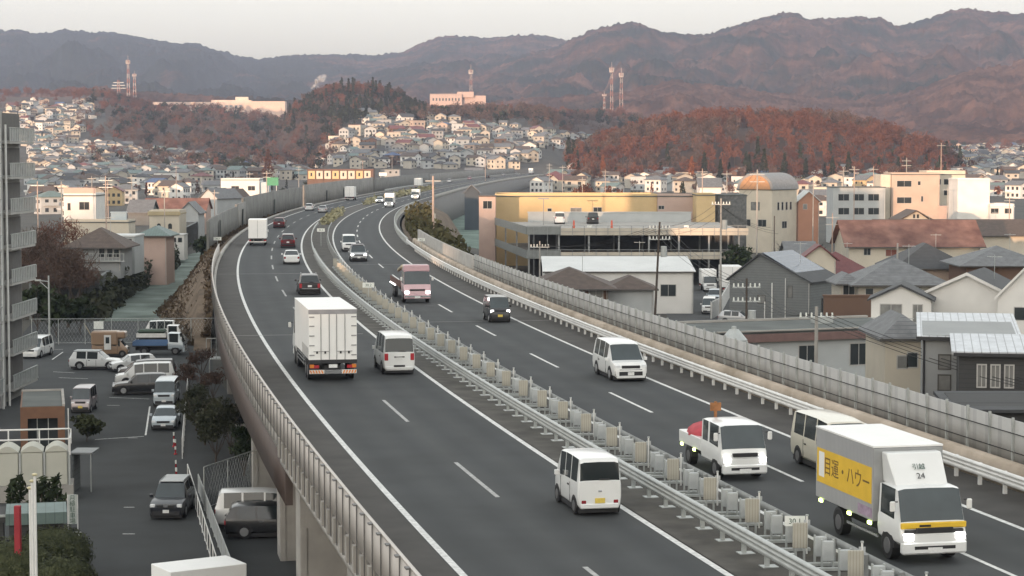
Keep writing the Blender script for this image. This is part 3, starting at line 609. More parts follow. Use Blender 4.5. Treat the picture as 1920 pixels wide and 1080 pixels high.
# --- left carriageway, seen from behind ---
v = car('kei_van', 'small white van with a yellow plate, nearest vehicle driving away', p_white, 'van', TRAF, plate=m_platey, tl='low', rim=m_rimd); drive(v, (1125,968), ZR, 'rear', 3.39)
slab(v, 'badge', m_chrome, -.06,.06,-1.72,-1.69,.78,.84)
v = car('van', 'long white van with a dark rear window beside the big box truck', p_white, 'van', TRAF, h=2.1, tl='tall', rim=m_rimd, taillit=True); drive(v, (749,703), ZR, 'rear', 4.69)
slab(v, 'rear_handle', m_trim, -.28,.28,-2.37,-2.33,.92,.98); slab(v, 'rear_step', m_trim, -.3,.3,-2.40,-2.3,.42,.52)
v = car('suv', 'dark grey sport utility with chrome bumper strip ahead of the box truck', p_grey, 'car', TRAF, tl='tall', taillit=True, rack=True); drive(v, (581,553), ZR, 'rear', 4.6)
slab(v, 'bumper_strip', m_chrome, -.7,.7,-2.345,-2.33,.5,.54)
v = car('sedan', 'small white car driving away behind the red car', p_white, 'car', TRAF, tl='side'); drive(v, (547,496), ZR, 'rear', 4.5)
v = car('suv', 'dark red car with a pale roof ahead of the white car', p_red, 'car', TRAF, roof=p_white); drive(v, (540,465), ZR, 'rear', 4.6)
v = car('suv', 'dark maroon car beside the front of the cream box truck', p_red, 'car', TRAF); drive(v, (523,428), ZR, 'rear', 4.6)
v = car('hatchback', 'white car far ahead in the left lane of the bend', p_white, 'car', TRAF, taillit=True); drive(v, (579,395), ZR, 'rear', 4.1)
v = car('sedan', 'silver car far ahead beside the white car in the bend', p_silver, 'car', TRAF); drive(v, (604,399), ZR, 'rear', 4.5)
# --- right carriageway, seen from the front ---
v = car('minivan', 'white people carrier with a wide black grille, coming towards the camera', p_white, 'car', ONC, grille='dark'); drive(v, (1183,716), ZR, 'front', 4.93, away=False)
slab(v, 'lower_grille', m_trim, -.62,.62,2.36,2.475,.30,.52); slab(v, 'chrome_strip', m_chrome, -.6,.6,2.40,2.475,.60,.64)
for s in (-1,1): slab(v, 'fog_light_recess', m_trim, s*.70,s*.84,2.2,2.43,.32,.55)
v = car('kei_van', 'small black van with its headlights lit behind the white people carrier', p_black, 'van', ONC, lit=True, h=1.78, plate=m_platey); drive(v, (938,605), ZR, 'front', 3.39, away=False)
v = car('suv', 'grey off-roader with lit headlights behind the pink truck', p_silver, 'car', ONC, lit=True, roof=p_grey, h=1.75); drive(v, (673,491), ZR, 'front', 4.6, away=False)
v = car('van', 'white van overlapped by the grey off-roader in the bend', p_white, 'van', ONC); drive(v, (655,472), ZR, 'front', 4.69, away=False)
v = car('hatchback', 'far white car beside the small white truck in the bend', p_white, 'car', ONC, lit=True); drive(v, (711,381), ZR, 'front', 4.1, away=False)
v = car('van', 'cream white van half hidden by the yellow banded delivery truck', p_cream, 'van', ONC, name='delivery_van', rim=m_rimd, h=1.98); drive(v, (1606,898), ZR, 'front', 4.69, away=False, u=-9.4)
# ================= trucks =================
def cabover(e, w, h, col, L, y1, zb=.55, zl=1.55, lit=True, slope=.22, dbl=False):
    """a forward-control cab whose front is at y1"""
    y0 = y1-L; st = [(y0,w,zb,zl,h,w*.93),(y0+.12,w,zb,zl,h+.02,w*.93)]
    fl = 'b'
    if dbl: st += [(y0+.75,w,zb,zl,h+.02,w*.93),(y0+.95,w,zb,zl,h+.02,w*.93)]; fl += 'sb'
    st += [(y1-.62,w,zb,zl-.06,h,w*.93),(y1-.48,w,zb,zl-.08,h-.03,w*.92),(y1-.48+slope,w,zb,zl-.1,zl-.06,w*.95),(y1-.12,w*.99,zb,zl-.35,zl-.32,w*.95),(y1,w*.95,zb+.02,zb+.32,zb+.34,w*.9)]
    fl += 'sbwbb'
    loft(st, fl, 'cab', [col], e, bodyname='cab')
def truck(label, cat, group, cabcol, w, Lt, cabL, cabH, wr, axles, zl=1.5, dbl=False, lit=True, name='truck', slope=.3):
    e = empty(name, (0,0,0), 0, label, cat, group); f = Lt/2
    cabover(e, w, cabH, cabcol, cabL, f, zl=zl, dbl=dbl, slope=slope, zb=wr+.12)
    MB().box(-.42,.42,-f+.2,f-.25,wr+.05,wr+.35).build('chassis', m_trim, e)
    for y in axles:
        for s in (-1,1): wheel(e, s*(w-.02), y, wr, .28, m_rimd)
    for s in (-1,1):
        slab(e, 'headlight', m_hlon if lit else m_hl, s*w*.62, s*w*.93, f-.12, f+.02, wr+.30, wr+.50, .03)
        mm = slab(e, 'mirror', m_white, s*(w+.08), s*(w+.24), f-.33, f-.24, zl+.22, zl+.52, .03); MB().cyl((s*w,f-.3,zl+.5),(s*(w+.1),f-.3,zl+.5),.02).build('mirror_arm', m_trim, e)
    slab(e, 'grille', m_trim, -w*.55, w*.55, f-.06, f+.016, wr+.52, wr+.66); slab(e, 'bumper', cabcol, -w*.97, w*.97, f-.2, f+.04, wr-.10, wr+.26, .05); slab(e, 'lower_grille', m_trim, -w*.62, w*.62, f-.05, f+.046, wr+.04, wr+.15)
    slab(e, 'number_plate', m_plate, -.22, .22, f+.03, f+.055, wr-.06, wr+.10, 0)
    return e, f
m_alu = banded('corrugated aluminium', (.40,.405,.41), (.33,.335,.345), .11, 'Y', .4, .4, .05, .15)
m_boxw = pm('white truck box', (.80,.80,.78), .45, .03, .8); m_doorseam = pm('grey door seam', (.30,.30,.30), .6)
m_yel = pm('yellow panel', (.72,.46,.035), .5, .06, 2); m_hazw = pm('reflective white', (.66,.64,.6), .5); m_orange = pm('orange reflector', (.75,.22,.02), .4, .1, 6)
# delivery truck in front
Lt = 6.6; e, f = truck('white delivery truck with a yellow band and silver corrugated box', 'truck', ONC, p_white, 1.02, Lt, 1.75, 2.15, .39, (-1.55,2.25), zl=1.28)
slab(e, 'cab_band', m_yel, -1.0,1.0,f-.15,f-.06,1.02,1.19,.02); slab(e, 'dark_grille_strip', m_trim, -.9,.9,f-.12,f-.02,.88,.99,.02)
bx = MB().box(-1.09,1.09,-f,f-1.95,.92,3.1).build('cargo_box', [m_alu], e, bevel=.02)
MB().box(-1.1,1.1,-f-.01,f-1.94,3.1,3.15).build('box_roof', m_boxw, e); MB().box(-1.08,1.08,f-1.95,f-1.93,.95,3.08).build('box_front', pm('grey box front', (.30,.31,.31), .5), e)
for s in (-1,1):
    pn = MB().box(min(s*1.092,s*1.098),max(s*1.092,s*1.098),-f+.12,f-2.05,1.42,2.5).build('advert_panel', m_yel, e)
    t = text('目運・ハウー' if s > 0 else '目運・ハウー', .62, (s*1.1,-.72,1.97), (math.pi/2,0,s*math.pi/2), pm('brown lettering', (.16,.09,.02), .6), 'lettering', pn, sx=1.0)
    MB().box(min(s*1.099,s*1.103),max(s*1.099,s*1.103),-f+.3 if s < 0 else -f+.3,-f+.75,1.62,2.4).build('white_emblem', m_boxw, pn, bevel=.0)
    MB().box(min(s*1.092,s*1.097),max(s*1.092,s*1.097),f-3.1,f-2.0,1.0,1.3).build('purple_patch', pm('faded purple print', (.36,.27,.36), .5, .25, 5), e)
    for y in (-f+.35, -.6, f-2.3): slab(e, 'marker_lamp', m_lime, s*1.06, s*1.12, y, y+.22, .80, .90, .01)
    MB().box(min(s*.96,s*1.0),max(s*.96,s*1.0),-.9,1.5,.48,.56).build('side_guard', m_chrome, e)
sp = MB(); sp.ext([(-.80,2.12),(.80,2.12),(.86,3.0),(-.86,3.0)], f-1.9, f-1.55); sp.v = [(x, y+(.65*(3.0-z)/.88 if y > f-1.6 else 0), z) for x,y,z in sp.v]
so = sp.build('wind_deflector', p_white, e, bevel=.03); 
text('引越', .2, (0,f-1.19,2.62), (R(90-36),0,math.pi), m_ink, 'lettering', so)
text('24', .26, (0,f-1.02,2.38), (R(90-36),0,math.pi), m_black, 'lettering', so)
slab(e, 'cab_lettering', m_black, .1,.45,f-.062,f-.055,1.07,1.13,0)
drive(e, (1752,1058), ZR, 'front', Lt, away=False)
# double-cab tipper with a red sheet
Lt = 5.4; e, f = truck('white double cab tipper with a red sheet over its load', 'truck', ONC, p_white, .86, Lt, 2.6, 1.98, .34, (-1.5,1.75), zl=1.2, dbl=True)
MB().box(-.86,.86,-f,f-2.68,.72,1.18).build('tipper_bed', p_white, e, bevel=.02)
mb = MB(); mb.ell((0,-f+1.3,1.15),(.86,1.35,.48),14,8,jit=.12); mb.build('load_sheet', pm('red sheet', (.42,.05,.065), .7, .15, 3), e, smooth=True, ang=60)
for s in (-1,1):
    for y in (-f+.3, -f+1.9): slab(e, 'marker_lamp', m_lime, s*.84, s*.9, y, y+.2, .62, .72, .01)
mb = MB(); mb.cyl((.25,f-2.75,1.5),(.25,f-2.75,2.55),.06,n=6); mb.box(.05,.45,f-2.8,f-2.7,2.2,2.5); mb.build('loading_tool', pm('rusty orange tool', (.30,.13,.05), .8, .25, 4), e)
drive(e, (1397,902), ZR, 'front', Lt, away=False)
# pink crane truck
Lt = 10.8; e, f = truck('pink flatbed truck with a folded crane behind its cab', 'truck', ONC, p_pink, 1.08, Lt, 2.1, 2.55, .46, (-3.6,-2.5,4.0), zl=1.55)
mb = MB().ext([(-1.04,2.5),(1.04,2.5),(1.0,3.0),(-1.0,3.0)], f-1.7, f-.55); mb.build('roof_visor', p_pink, e, bevel=.06)
MB().box(-1.1,1.1,-f,f-2.9,1.1,1.2).build('flat_bed', pm('rusty red boards', (.12,.06,.05), .8, .2, 2), e)
for s in (-1,1): MB().box(min(s*1.06,s*1.1),max(s*1.06,s*1.1),-f,f-2.9,1.2,1.6).build('side_board', pm('rusty red boards', (.12,.06,.05)), e)
for y in (-f+.4,-f+1.4,-f+2.4,-f+3.4,-f+4.4): 
    for s in (-1,1): slab(e, 'marker_lamp', m_hlon, s*1.1, s*1.15, y, y+.12, 1.02, 1.12, .01)
mb = MB(); mb.box(-.35,.35,f-2.8,f-2.3,1.1,2.6); mb.cyl((0,f-2.5,2.6),(.95,f-2.9,2.75),.17,n=8); mb.cyl((.9,f-2.9,2.75),(.55,-f+1.5,2.1),.14,n=8); mb.build('crane', pm('beige crane', (.42,.36,.26), .5, .15, 3), e, bevel=.0)
slab(e, 'chrome_bumper', m_chrome, -1.02,1.02,f-.0,f+.05,.46,.62,.02)
drive(e, (783,569), ZR, 'front', Lt, away=False)
# big box truck seen from behind
Lt = 11.2; e, f = truck('big white box truck with ribbed rear doors and orange hazard stripes', 'truck', TRAF, p_white, 1.2, Lt, 2.2, 2.9, .48, (-4.2,-3.1,2.4,4.1), zl=1.7)
MB().box(-1.24,1.24,-f,f-2.4,1.12,3.72).build('cargo_box', m_boxw, e, bevel=.02)
MB().box(-1.25,1.25,-f-.012,-f+.05,3.5,3.73).build('door_header', pm('grey header', (.26,.265,.28), .5), e)
MB().box(-1.25,1.25,-f-.01,-f+.06,.95,1.14).build('rear_sill', m_trim, e)
for x in (-.62,-.19,.19,.62): MB().cyl((x,-f-.03,1.14),(x,-f-.03,3.5),.022,n=6).build('lock_rod', m_doorseam, e)
for s in (-1,1):
    for z in (1.35,1.85,2.35,2.85,3.32): MB().box(min(s*.95,s*1.22),max(s*.95,s*1.22),-f-.03,-f-.002,z,z+.06).build('hinge', m_doorseam, e)
    for x in (.4,.82): MB().box(s*x-.045,s*x+.045,-f-.045,-f-.002,1.46,1.58).build('latch', m_trim, e)
    MB().box(min(s*.2,s*1.0),max(s*.2,s*1.0),-f-.03,-f-.004,1.56,1.59).build('latch_bar', m_doorseam, e)
    slab(e, 'tail_light', m_tlon, s*.72, s*1.15, -f-.03, -f+.05, .70, .86, .01); slab(e, 'indicator', m_amber, s*.98, s*1.2, -f-.035, -f+.05, .72, .9, .01)
    hz = MB(); 
    for k in range(5):
        x0 = .5+k*.145; hz.add([(s*x0,-f-.046,.44),(s*(x0+.07),-f-.046,.44),(s*(x0+.13),-f-.046,.60),(s*(x0+.06),-f-.046,.60)], [(0,1,2,3)])
    bp = MB().box(min(s*.45,s*1.22),max(s*.45,s*1.22),-f-.04,-f+.02,.42,.62).build('hazard_board', m_hazw, e); hz.build('stripe', m_orange, bp)
    for z in (.62,.82,1.0): MB().box(min(s*1.19,s*1.23),max(s*1.19,s*1.23),-2.6,1.9,z-.03,z+.03).build('side_guard', m_chrome, e)
    for k in range(7): MB().box(min(s*1.245,s*1.262),max(s*1.245,s*1.262),-f+.4+.55*k,-f+.46+.55*k,1.15,1.75).build('side_strap', m_doorseam, e)
MB().box(-.45,.45,-f-.03,-f+.02,.42,.62).build('bumper_bar', m_chrome, e); slab(e, 'number_plate', m_plate, -.22,.22,-f-.04,-f,.72,.9,0)
MB().box(-1.26,1.26,-f,f-2.4,3.72,3.75).build('box_roof', m_boxw, e)
drive(e, (625,716), ZR, 'rear', Lt)
def boxtruck(label, group, px, Lt, w, h, away, z=ZR, lit=True, u=None, cab=p_white, boxm=None):
    e, f = truck(label, 'truck', group, cab, w*.9, Lt, 1.8, min(2.2, h*.75), .4, (-f_(Lt)*.5, f_(Lt)*.62), zl=1.3, lit=lit)
    bm_ = boxm or m_boxw
    MB().box(-w,w,-f,f-1.95,.95,h).build('cargo_box', bm_, e, bevel=.02)
    MB().box(-.02,.02,-f-.012,-f,1.0,h-.1).build('door_seam', m_doorseam, e); MB().box(-w,w,-f-.02,-f+.05,.8,.95).build('rear_sill', m_trim, e)
    for s in (-1,1): slab(e, 'tail_light', m_tlon, s*w*.7, s*w*.95, -f-.02, -f+.03, .62, .76, .01)
    MB().box(-w*.95,w*.95,-f-.015,-f+.02,.45,.58).build('bumper_bar', m_hazw, e)
    if px: drive(e, px, z, '', Lt, away=away, u=u)
    return e
def f_(L): return L/2
boxtruck('cream white box truck on the left lane in the bend', TRAF, (483,461), 7.5, 1.17, 3.35, True)
boxtruck('white box truck far off at the exit of the bend', TRAF, (655,376), 7.5, 1.2, 3.5, True)
boxtruck('white box truck on the distant straight past the utility pole', TRAF, (783,353), 8, 1.22, 3.5, True)
boxtruck('small white truck with a tall box leading the oncoming traffic in the bend', ONC, (729,389), 6, 1.05, 3.1, False)
boxtruck('teal fronted truck far off beside the right retaining wall', ONC, (764,374), 6, 1.05, 2.6, False, cab=p_bluegrey, u=-9)
boxtruck('tiny white box truck on the farthest stretch of highway', TRAF, (1031,327), 8, 1.22, 3.6, True, u=4)
for px, lab, c in (((842,342),'tiny white car on the far highway left of the dark roof',p_white), ((880,337),'tiny pale pink car on the far highway',p_pink), ((914,334),'tiny dark car on the far highway behind the pink car',p_grey), ((943,330),'tiny silver car on the far highway nearest the last truck',p_silver)):
    v = car('hatchback', lab, c, 'car', TRAF); drive(v, px, ZR, '', 4.1)
# ================= buildings =================
def W(name, c, var=.06, sid=None):
    return pm(name, c, .85, var, .5, detail=6) if not sid else banded(name, c, [q*.72 for q in c], sid, 'Z', .14, .8, var)
w_cream = W('cream wall', (.56,.51,.42)); w_white = W('white wall', (.68,.67,.64)); w_grey = W('grey wall', (.30,.31,.31)); w_dgrey = W('slate grey wall', (.155,.165,.165), .06, .3)
w_black = W('black siding', (.05,.05,.05), .06, .25); w_yel = W('yellow ochre wall', (.56,.42,.23)); w_tan = W('tan wall', (.44,.35,.29)); w_pgrey = W('pale grey wall', (.43,.45,.45)); w_pink = W('pinkish wall', (.48,.36,.31)); w_brown = W('brown wall', (.14,.085,.06)); w_beige = W('beige wall', (.44,.41,.35)); w_ltblue = W('pale blue wall', (.44,.52,.56)); w_terra = W('terracotta wall', (.40,.21,.14))
r_brown = banded('brown tile roof', (.10,.075,.062), (.06,.045,.04), .3, 'Y', .2, .8, .2); r_grey = banded('grey tile roof', (.15,.155,.16), (.10,.10,.105), .3, 'Y', .2, .7, .2); r_dark = banded('charcoal roof', (.05,.052,.055), (.03,.03,.032), .3, 'Y', .2, .7, .15)
r_red = banded('dark red roof', (.15,.045,.045), (.09,.03,.03), .3, 'Y', .2, .6, .15); r_rust = pm('rusty red roof', (.17,.075,.058), .85, .35, .4, col2=(.25,.13,.10), detail=8); r_green = banded('grey green roof', (.13,.18,.17), (.09,.12,.115), .4, 'X', .1, .6, .1); r_seam = banded('pale seamed metal roof', (.46,.48,.51), (.22,.23,.25), .45, 'X', .12, .38, .14, .2)
r_flat = pm('flat roof felt', (.095,.105,.10), .9, .25, .3, detail=8); r_blue = banded('blue roof', (.06,.10,.20), (.04,.07,.14), .3, 'Y', .2, .7, .1); r_white = pm('pale sheet roof', (.58,.59,.58), .6, .06, .3)
m_win = pm('window glass', (.035,.042,.045), .10, .3, .5, spec=.7); m_winw = pm('curtained window', (.20,.20,.19), .25, .25, 1.2, spec=.6); m_frame = pm('window frame', (.42,.41,.39), .5); m_frd = pm('dark window frame', (.07,.065,.06), .5); m_solar = banded('solar panel', (.05,.065,.10), (.12,.13,.15), 1.0, 'X', .05, .2, .1)
OCC = []
def window(e, face, wd, dp, u, z, w, h, frame=m_frame, pane=m_win, bars=1, parent=None):
    """face f front, r right, l left; u along the face, z sill height"""
    f = empty_frame = MB(); t = .07
    for a in ((-w/2-t,w/2+t,-.03,.05,-t,0), (-w/2-t,w/2+t,-.03,.05,h,h+t), (-w/2-t,-w/2,-.03,.05,0,h), (w/2,w/2+t,-.03,.05,0,h)): f.box(*a)
    for b in range(bars): x = -w/2+w*(b+1)/(bars+1); f.box(x-.025,x+.025,-.02,.03,0,h)
    o = f.build('window', frame, e); p = MB().box(-w/2,w/2,-.005,.02,0,h).build('pane', pane, o)
    rz, loc = {'f': (0,(u,-dp/2,z)), 'r': (math.pi/2,(wd/2,u,z)), 'l': (-math.pi/2,(-wd/2,u,z)), 'b': (math.pi,(u,dp/2,z))}[face]
    o.location = loc; o.rotation_euler = (0,0,rz); return o
def roof_mesh(kind, w, d, h, rh, ov=.45, th=.16, ridge=0.0):
    mb = MB(); x0, x1, y0, y1 = -w/2-ov, w/2+ov, -d/2-ov, d/2+ov
    if kind == 'flat':
        mb.box(-w/2-.1,w/2+.1,-d/2-.1,d/2+.1,h,h+.18); 
        return mb
    lo = h-.05
    if kind == 'hip':
        if w >= d: r = [(x0+(y1-y0)/2,0),(x1-(y1-y0)/2,0)]
        else: r = [(0,y0+(x1-x0)/2),(0,y1-(x1-x0)/2)]
        c = [(x0,y0),(x1,y0),(x1,y1),(x0,y1)]
        v = [(*p,lo) for p in c]+[(*p,h+rh) for p in r]+[(*p,lo-th) for p in c]
        if w >= d: fs = [(0,1,5,4),(1,2,5),(2,3,4,5),(3,0,4)]
        else: fs = [(0,1,4),(1,2,5,4),(2,3,5),(3,0,4,5)]
        fs += [(6,7,1,0),(7,8,2,1),(8,9,3,2),(9,6,0,3),(9,8,7,6)]
        return mb.add(v, fs)
    if kind == 'gable_x':   # ridge runs along x
        yr = ridge; pr = [(y0,lo-th),(y0,lo),(yr,h+rh),(y1,lo),(y1,lo-th),(yr,h+rh-th*1.3)]
        v = [(x0,a,b) for a,b in pr]+[(x1,a,b) for a,b in pr]
    elif kind == 'gable_y':
        xr = ridge; pr = [(x0,lo-th),(x0,lo),(xr,h+rh),(x1,lo),(x1,lo-th),(xr,h+rh-th*1.3)]
        v = [(a,y0,b) for a,b in pr]+[(a,y1,b) for a,b in pr]
    elif kind == 'shed':    # rises to the back
        pr = [(y0,lo-th),(y0,lo),(y1,h+rh),(y1,h+rh-th)]; v = [(x0,a,b) for a,b in pr]+[(x1,a,b) for a,b in pr]
    n = len(pr); return mb.add(v, [[i,(i+1)%n,(i+1)%n+n,i+n] for i in range(n)]+[list(range(n))[::-1],[n+i for i in range(n)]])
def wall_mesh(kind, w, d, h, rh, ridge=0.0):
    mb = MB(); mb.box(-w/2,w/2,-d/2,d/2,-1.0,h)
    k = rh*.93
    if kind == 'gable_x':
        for s in (-1,1): mb.add([(s*w/2,-d/2,h),(s*w/2,d/2,h),(s*w/2,ridge,h+k),(s*(w/2-.2),-d/2,h),(s*(w/2-.2),d/2,h),(s*(w/2-.2),ridge,h+k)], [(0,1,2),(3,5,4),(0,2,5,3),(1,4,5,2)])
    if kind == 'gable_y':
        for s in (-1,1): mb.add([(-w/2,s*d/2,h),(w/2,s*d/2,h),(ridge,s*d/2,h+k),(-w/2,s*(d/2-.2),h),(w/2,s*(d/2-.2),h),(ridge,s*(d/2-.2),h+k)], [(0,1,2),(3,5,4),(0,2,5,3),(1,4,5,2)])
    if kind == 'shed': mb.add([(-w/2,-d/2,h),(w/2,-d/2,h),(w/2,d/2,h),(-w/2,d/2,h),(w/2,d/2,h+k),(-w/2,d/2,h+k)], [(0,5,4,1),(2,4,5,3),(1,4,2),(0,3,5)])
    return mb
def building(label, cat, c, w, d, h, roof='flat', rh=1.6, wall=w_white, rm=r_grey, rz=0, wins=(), name=None, group=None, ov=.45, ridge=0.0, parapet=0, frame=m_frame):
    e = empty(name or cat.replace(' ','_'), (c[0],c[1],c[2] if len(c) > 2 else 0), R(rz), label, cat, group)
    wall_mesh(roof, w, d, h, rh, ridge).build('wall', wall, e)
    r = roof_mesh(roof, w, d, h, rh, ov, ridge=ridge).build('roof', rm, e)
    if parapet:
        mb = MB(); 
        for a in ((-w/2,w/2,-d/2,-d/2+.2),(-w/2,w/2,d/2-.2,d/2),(-w/2,-w/2+.2,-d/2+.2,d/2-.2),(w/2-.2,w/2,-d/2+.2,d/2-.2)): mb.box(*a,h+.18,h+.18+parapet)
        mb.build('parapet', wall, e)
    if roof in ('hip','gable_x') and c[1] < 420:
        MB().box(-w/2-ov,w/2+ov,-d/2-ov-.12,-d/2-ov-.005,h-.2,h-.06).build('gutter', m_frd, e); MB().cyl((w/2-.12,-d/2-.09,0),(w/2-.12,-d/2-.09,h-.25),.05,n=6).build('drain_pipe', m_frame, e)
    if roof == 'gable_y' and c[1] < 420: MB().cyl((w/2-.12,-d/2-.09,0),(w/2-.12,-d/2-.09,h-.2),.05,n=6).build('drain_pipe', m_frame, e)
    if roof != 'flat' and 100 < c[1] < 420 and w > 6 and 'wall' not in cat:
        ax = w*.18; ah = h+rh*.6; m_ = MB(); m_.cyl((ax,.3,ah),(ax,.3,ah+2.4),.03,n=5); m_.box(ax-.7,ax+.7,.27,.33,ah+2.2,ah+2.25)
        for i_ in range(6): m_.box(ax-.65+i_*.25,ax-.62+i_*.25,-.1,.7,ah+2.2,ah+2.23)
        m_.build('aerial', m_galv, e)
    if roof == 'gable_y' and wall is w_white and c[1] < 300:
        x1 = w/2+ov; fb = [(-x1,h-.3),(-x1,h-.02),(ridge,h+rh+.03),(x1,h-.02),(x1,h-.3),(ridge,h+rh-.27)]; MB().ext(fb, -d/2-ov-.06, -d/2-ov-.004).build('bargeboard', w_white, e)
    if 'house' in cat and c[1] < 330 and w > 6:
        a_ = MB().box(-w*.36-.4,-w*.36+.4,-d/2-.42,-d/2-.08,.1,.7).build('air_conditioner', m_frame, e); MB().cyl((-w*.36,-d/2-.43,.4),(-w*.36,-d/2-.42,.4),.22,n=12).build('fan_grille', m_frd, a_)
    for q in wins:
        f, u, z, ww, hh = q[:5]; window(e, f, w, d, u, z, ww, hh, frame=q[6] if len(q) > 6 else frame, pane=q[5] if len(q) > 5 else m_win, bars=1 if ww > .9 else 0)
    OCC.append((e.location.x, e.location.y, max(w, d)*.62)); return e
def pxb(label, cat, x0, x1, ye, Y, d, roof='flat', rh=1.6, z0=0.0, wall=w_white, rm=r_grey, pwin=(), rz=0, **k):
    """building whose front spans the picture columns x0..x1 with its eave on row ye, standing at distance Y; windows given as picture boxes"""
    a = D(x0, ye, Y); b = D(x1, ye, Y); w = (b.x-a.x); h = a.z-z0; cx = (a.x+b.x)/2
    wins = []
    for q in pwin:
        p = D(q[0], q[3], Y); r = D(q[1], q[2], Y); wins.append(('f', (p.x+r.x)/2-cx, p.z-z0, r.x-p.x, r.z-p.z)+tuple(q[4:]))
    return building(label, cat, (cx, Y+d/2, z0), w, d, h, roof, rh, wall, rm, rz, wins, **k)
def slabs(e, name, mat, boxes):
    mb = MB()
    for b in boxes: mb.box(*b)
    return mb.build(name, mat, e)
# ---------------- right-hand side, near ----------------
h = building('grey flat roofed building with a brown fascia beside the white guard rail', 'building', (20.6,147.2,0), 16.5, 8, 6.75, 'flat', 0, w_pgrey, r_flat, rz=21, name='flat_roofed_building', ov=.4,
    wins=(('f',-3.2,4.3,1.2,.8),('f',-1.2,4.5,1.3,1.3),('f',3.0,4.3,1.4,1.5),('f',3.2,1.4,1.2,.7),('f',-5.8,5.0,.5,.6),('f',-3.4,1.2,1.6,1.2)))
slabs(h, 'fascia', pm('brown fascia', (.17,.105,.095), .7, .1), [(-8.5,8.5,-4.45,-4.12,6.2,6.76)])
slabs(h, 'roof_edge', m_conc, [(-8.5,8.5,-4.48,-4.25,6.94,7.04)]); slabs(h, 'roof_back_edge', m_conc, [(-8.4,8.4,3.8,4.1,6.94,7.1)])
slabs(h, 'roof_unit', m_galv, [(2.0,3.2,0,1.2,6.94,7.4)])
h = building('black and grey modern house with a pale seamed metal roof', 'house', (26.8,119,0), 5.2, 10, 9.1, 'shed', .5, w_grey, r_seam, rz=-11, wins=(('f',-1.35,7.2,.6,.75,m_winw,m_frd),('f',-1.35,6.0,.62,.8,m_winw,m_frd)), ov=.3)
MB().box(-.7,8.6,-10.6,-5.6,-1,8.75).build('black_wing', w_black, h)
rr = roof_mesh('shed', 9.5, 5.0, 8.8, .45, .3); rr.xf(Matrix.Translation((3.95,-8.1,0))); rr.build('wing_roof', r_seam, h)
for x in (.5,1.22,1.94,5.2): window(h, 'f', 5.2, 21.24, x, 6.85, .40, 1.15, pane=m_winw)
slabs(h, 'gutter', m_trim, [(-1.0,8.9,-11.05,-10.92,8.5,8.68)]); slabs(h, 'front_gutter', m_trim, [(-2.95,-.8,-5.42,-5.3,8.82,9.02)])
MB().cyl((-2.5,-5.1,0),(-2.5,-5.1,8.9),.06,n=6).build('drain_pipe', m_trim, h)
lt = pxb('low charcoal lean-to in front of the black house', 'shed', 1795, 1990, 764, 97, 3, 'shed', .4, wall=w_black, rm=r_dark, pwin=((1875,1897,787,800),))
pxb('small cream house with an arched brown bay window', 'house', 1660, 1742, 632, 126, 7, 'hip', 1.3, wall=w_cream, rm=r_grey, pwin=((1683,1700,668,690,m_winw), (1702,1720,662,688)))
h = building('slate grey house with a solar panel roof by the parking yard', 'house', (31.8,236.0,0), 10.2, 8.0, 4.9, 'gable_y', 3.1, w_dgrey, r_dark, rz=-33, wins=(('f',-1.0,2.2,.9,.9,m_winw,m_frd),('r',0,1.2,1.8,1.6,m_win,m_frd),('f',2.6,3.0,.5,1.3,m_winw,m_frd)), ridge=-1.2, ov=.35)
mb = MB(); mb.add([(-.9,-4.0,8.06),(5.0,-4.0,4.98),(5.0,4.0,4.98),(-.9,4.0,8.06),(-.9,-4.0,8.0),(5.0,-4.0,4.92),(5.0,4.0,4.92),(-.9,4.0,8.0)], [(0,1,2,3),(7,6,5,4),(0,4,5,1),(1,5,6,2),(2,6,7,3),(3,7,4,0)]); mb.build('solar_panel', m_solar, h)
slabs(h, 'drain_pipe', m_white, [(.3,.42,-4.12,-4.02,.0,4.6),(-.6,-.5,-4.12,-4.02,0,2.4),(2.0,2.06,-4.1,-4.02,0,5.2)])
pxb('beige house with a wide grey hip roof and a small window', 'house', 1610, 1772, 533, 212, 9, 'hip', 2.6, wall=w_beige, rm=r_grey, pwin=((1623,1637,541,563),), ov=.9)
h = pxb('low beige wing with a covered entrance beside the grey hip roof', 'annex', 1576, 1609, 531, 214, 6, 'hip', 1.0, wall=w_beige, rm=r_grey, pwin=((1581,1602,534,562),), ov=.6)
pxb('dark brown garden fence wall below the beige house', 'fence', 1545, 1650, 556, 206, .4, wall=w_brown, rm=w_brown)
h = building('white gabled house with a charcoal roof and small balcony', 'house', (44.0,192,0), 9.5, 9.5, 6.0, 'gable_y', 2.4, w_white, r_dark, rz=-22, wins=(('r',-1.0,2.0,1.2,1.3),('f',3.2,2.4,.5,1.1)), ov=.4)
g = wall_mesh('gable_y', 5.4, 5, 6.1, 1.4); g.xf(Matrix.Rotation(R(9),4,'Z')@Matrix.Translation((-6.6,-6.2,0))); g.build('gable_wing', w_white, h)
g = roof_mesh('gable_y', 5.4, 5, 6.1, 1.4, .35); g.xf(Matrix.Rotation(R(9),4,'Z')@Matrix.Translation((-6.6,-6.2,0))); g.build('wing_roof', r_dark, h)
for (u, z, ww, hh) in ((-.9,4.1,1.9,1.5), (1.5,4.0,.8,1.6)):
    o = window(h, 'f', 1, 1, 0, 0, ww, hh, pane=m_winw); p = Matrix.Rotation(R(9),3,'Z')@Vector((-6.6+u,-8.72,z)); o.location = p; o.rotation_euler = (0,0,R(9))
mb = MB(); mb.box(-9.5,-5.4,-9.8,-8.75,3.5,3.7); mb.xf(Matrix.Rotation(R(9),4,'Z')); b_ = mb.build('balcony', w_white, h)
mb = MB()
for i in range(15): mb.box(-9.45+i*.28,-9.41+i*.28,-9.75,-9.71,3.7,4.4)
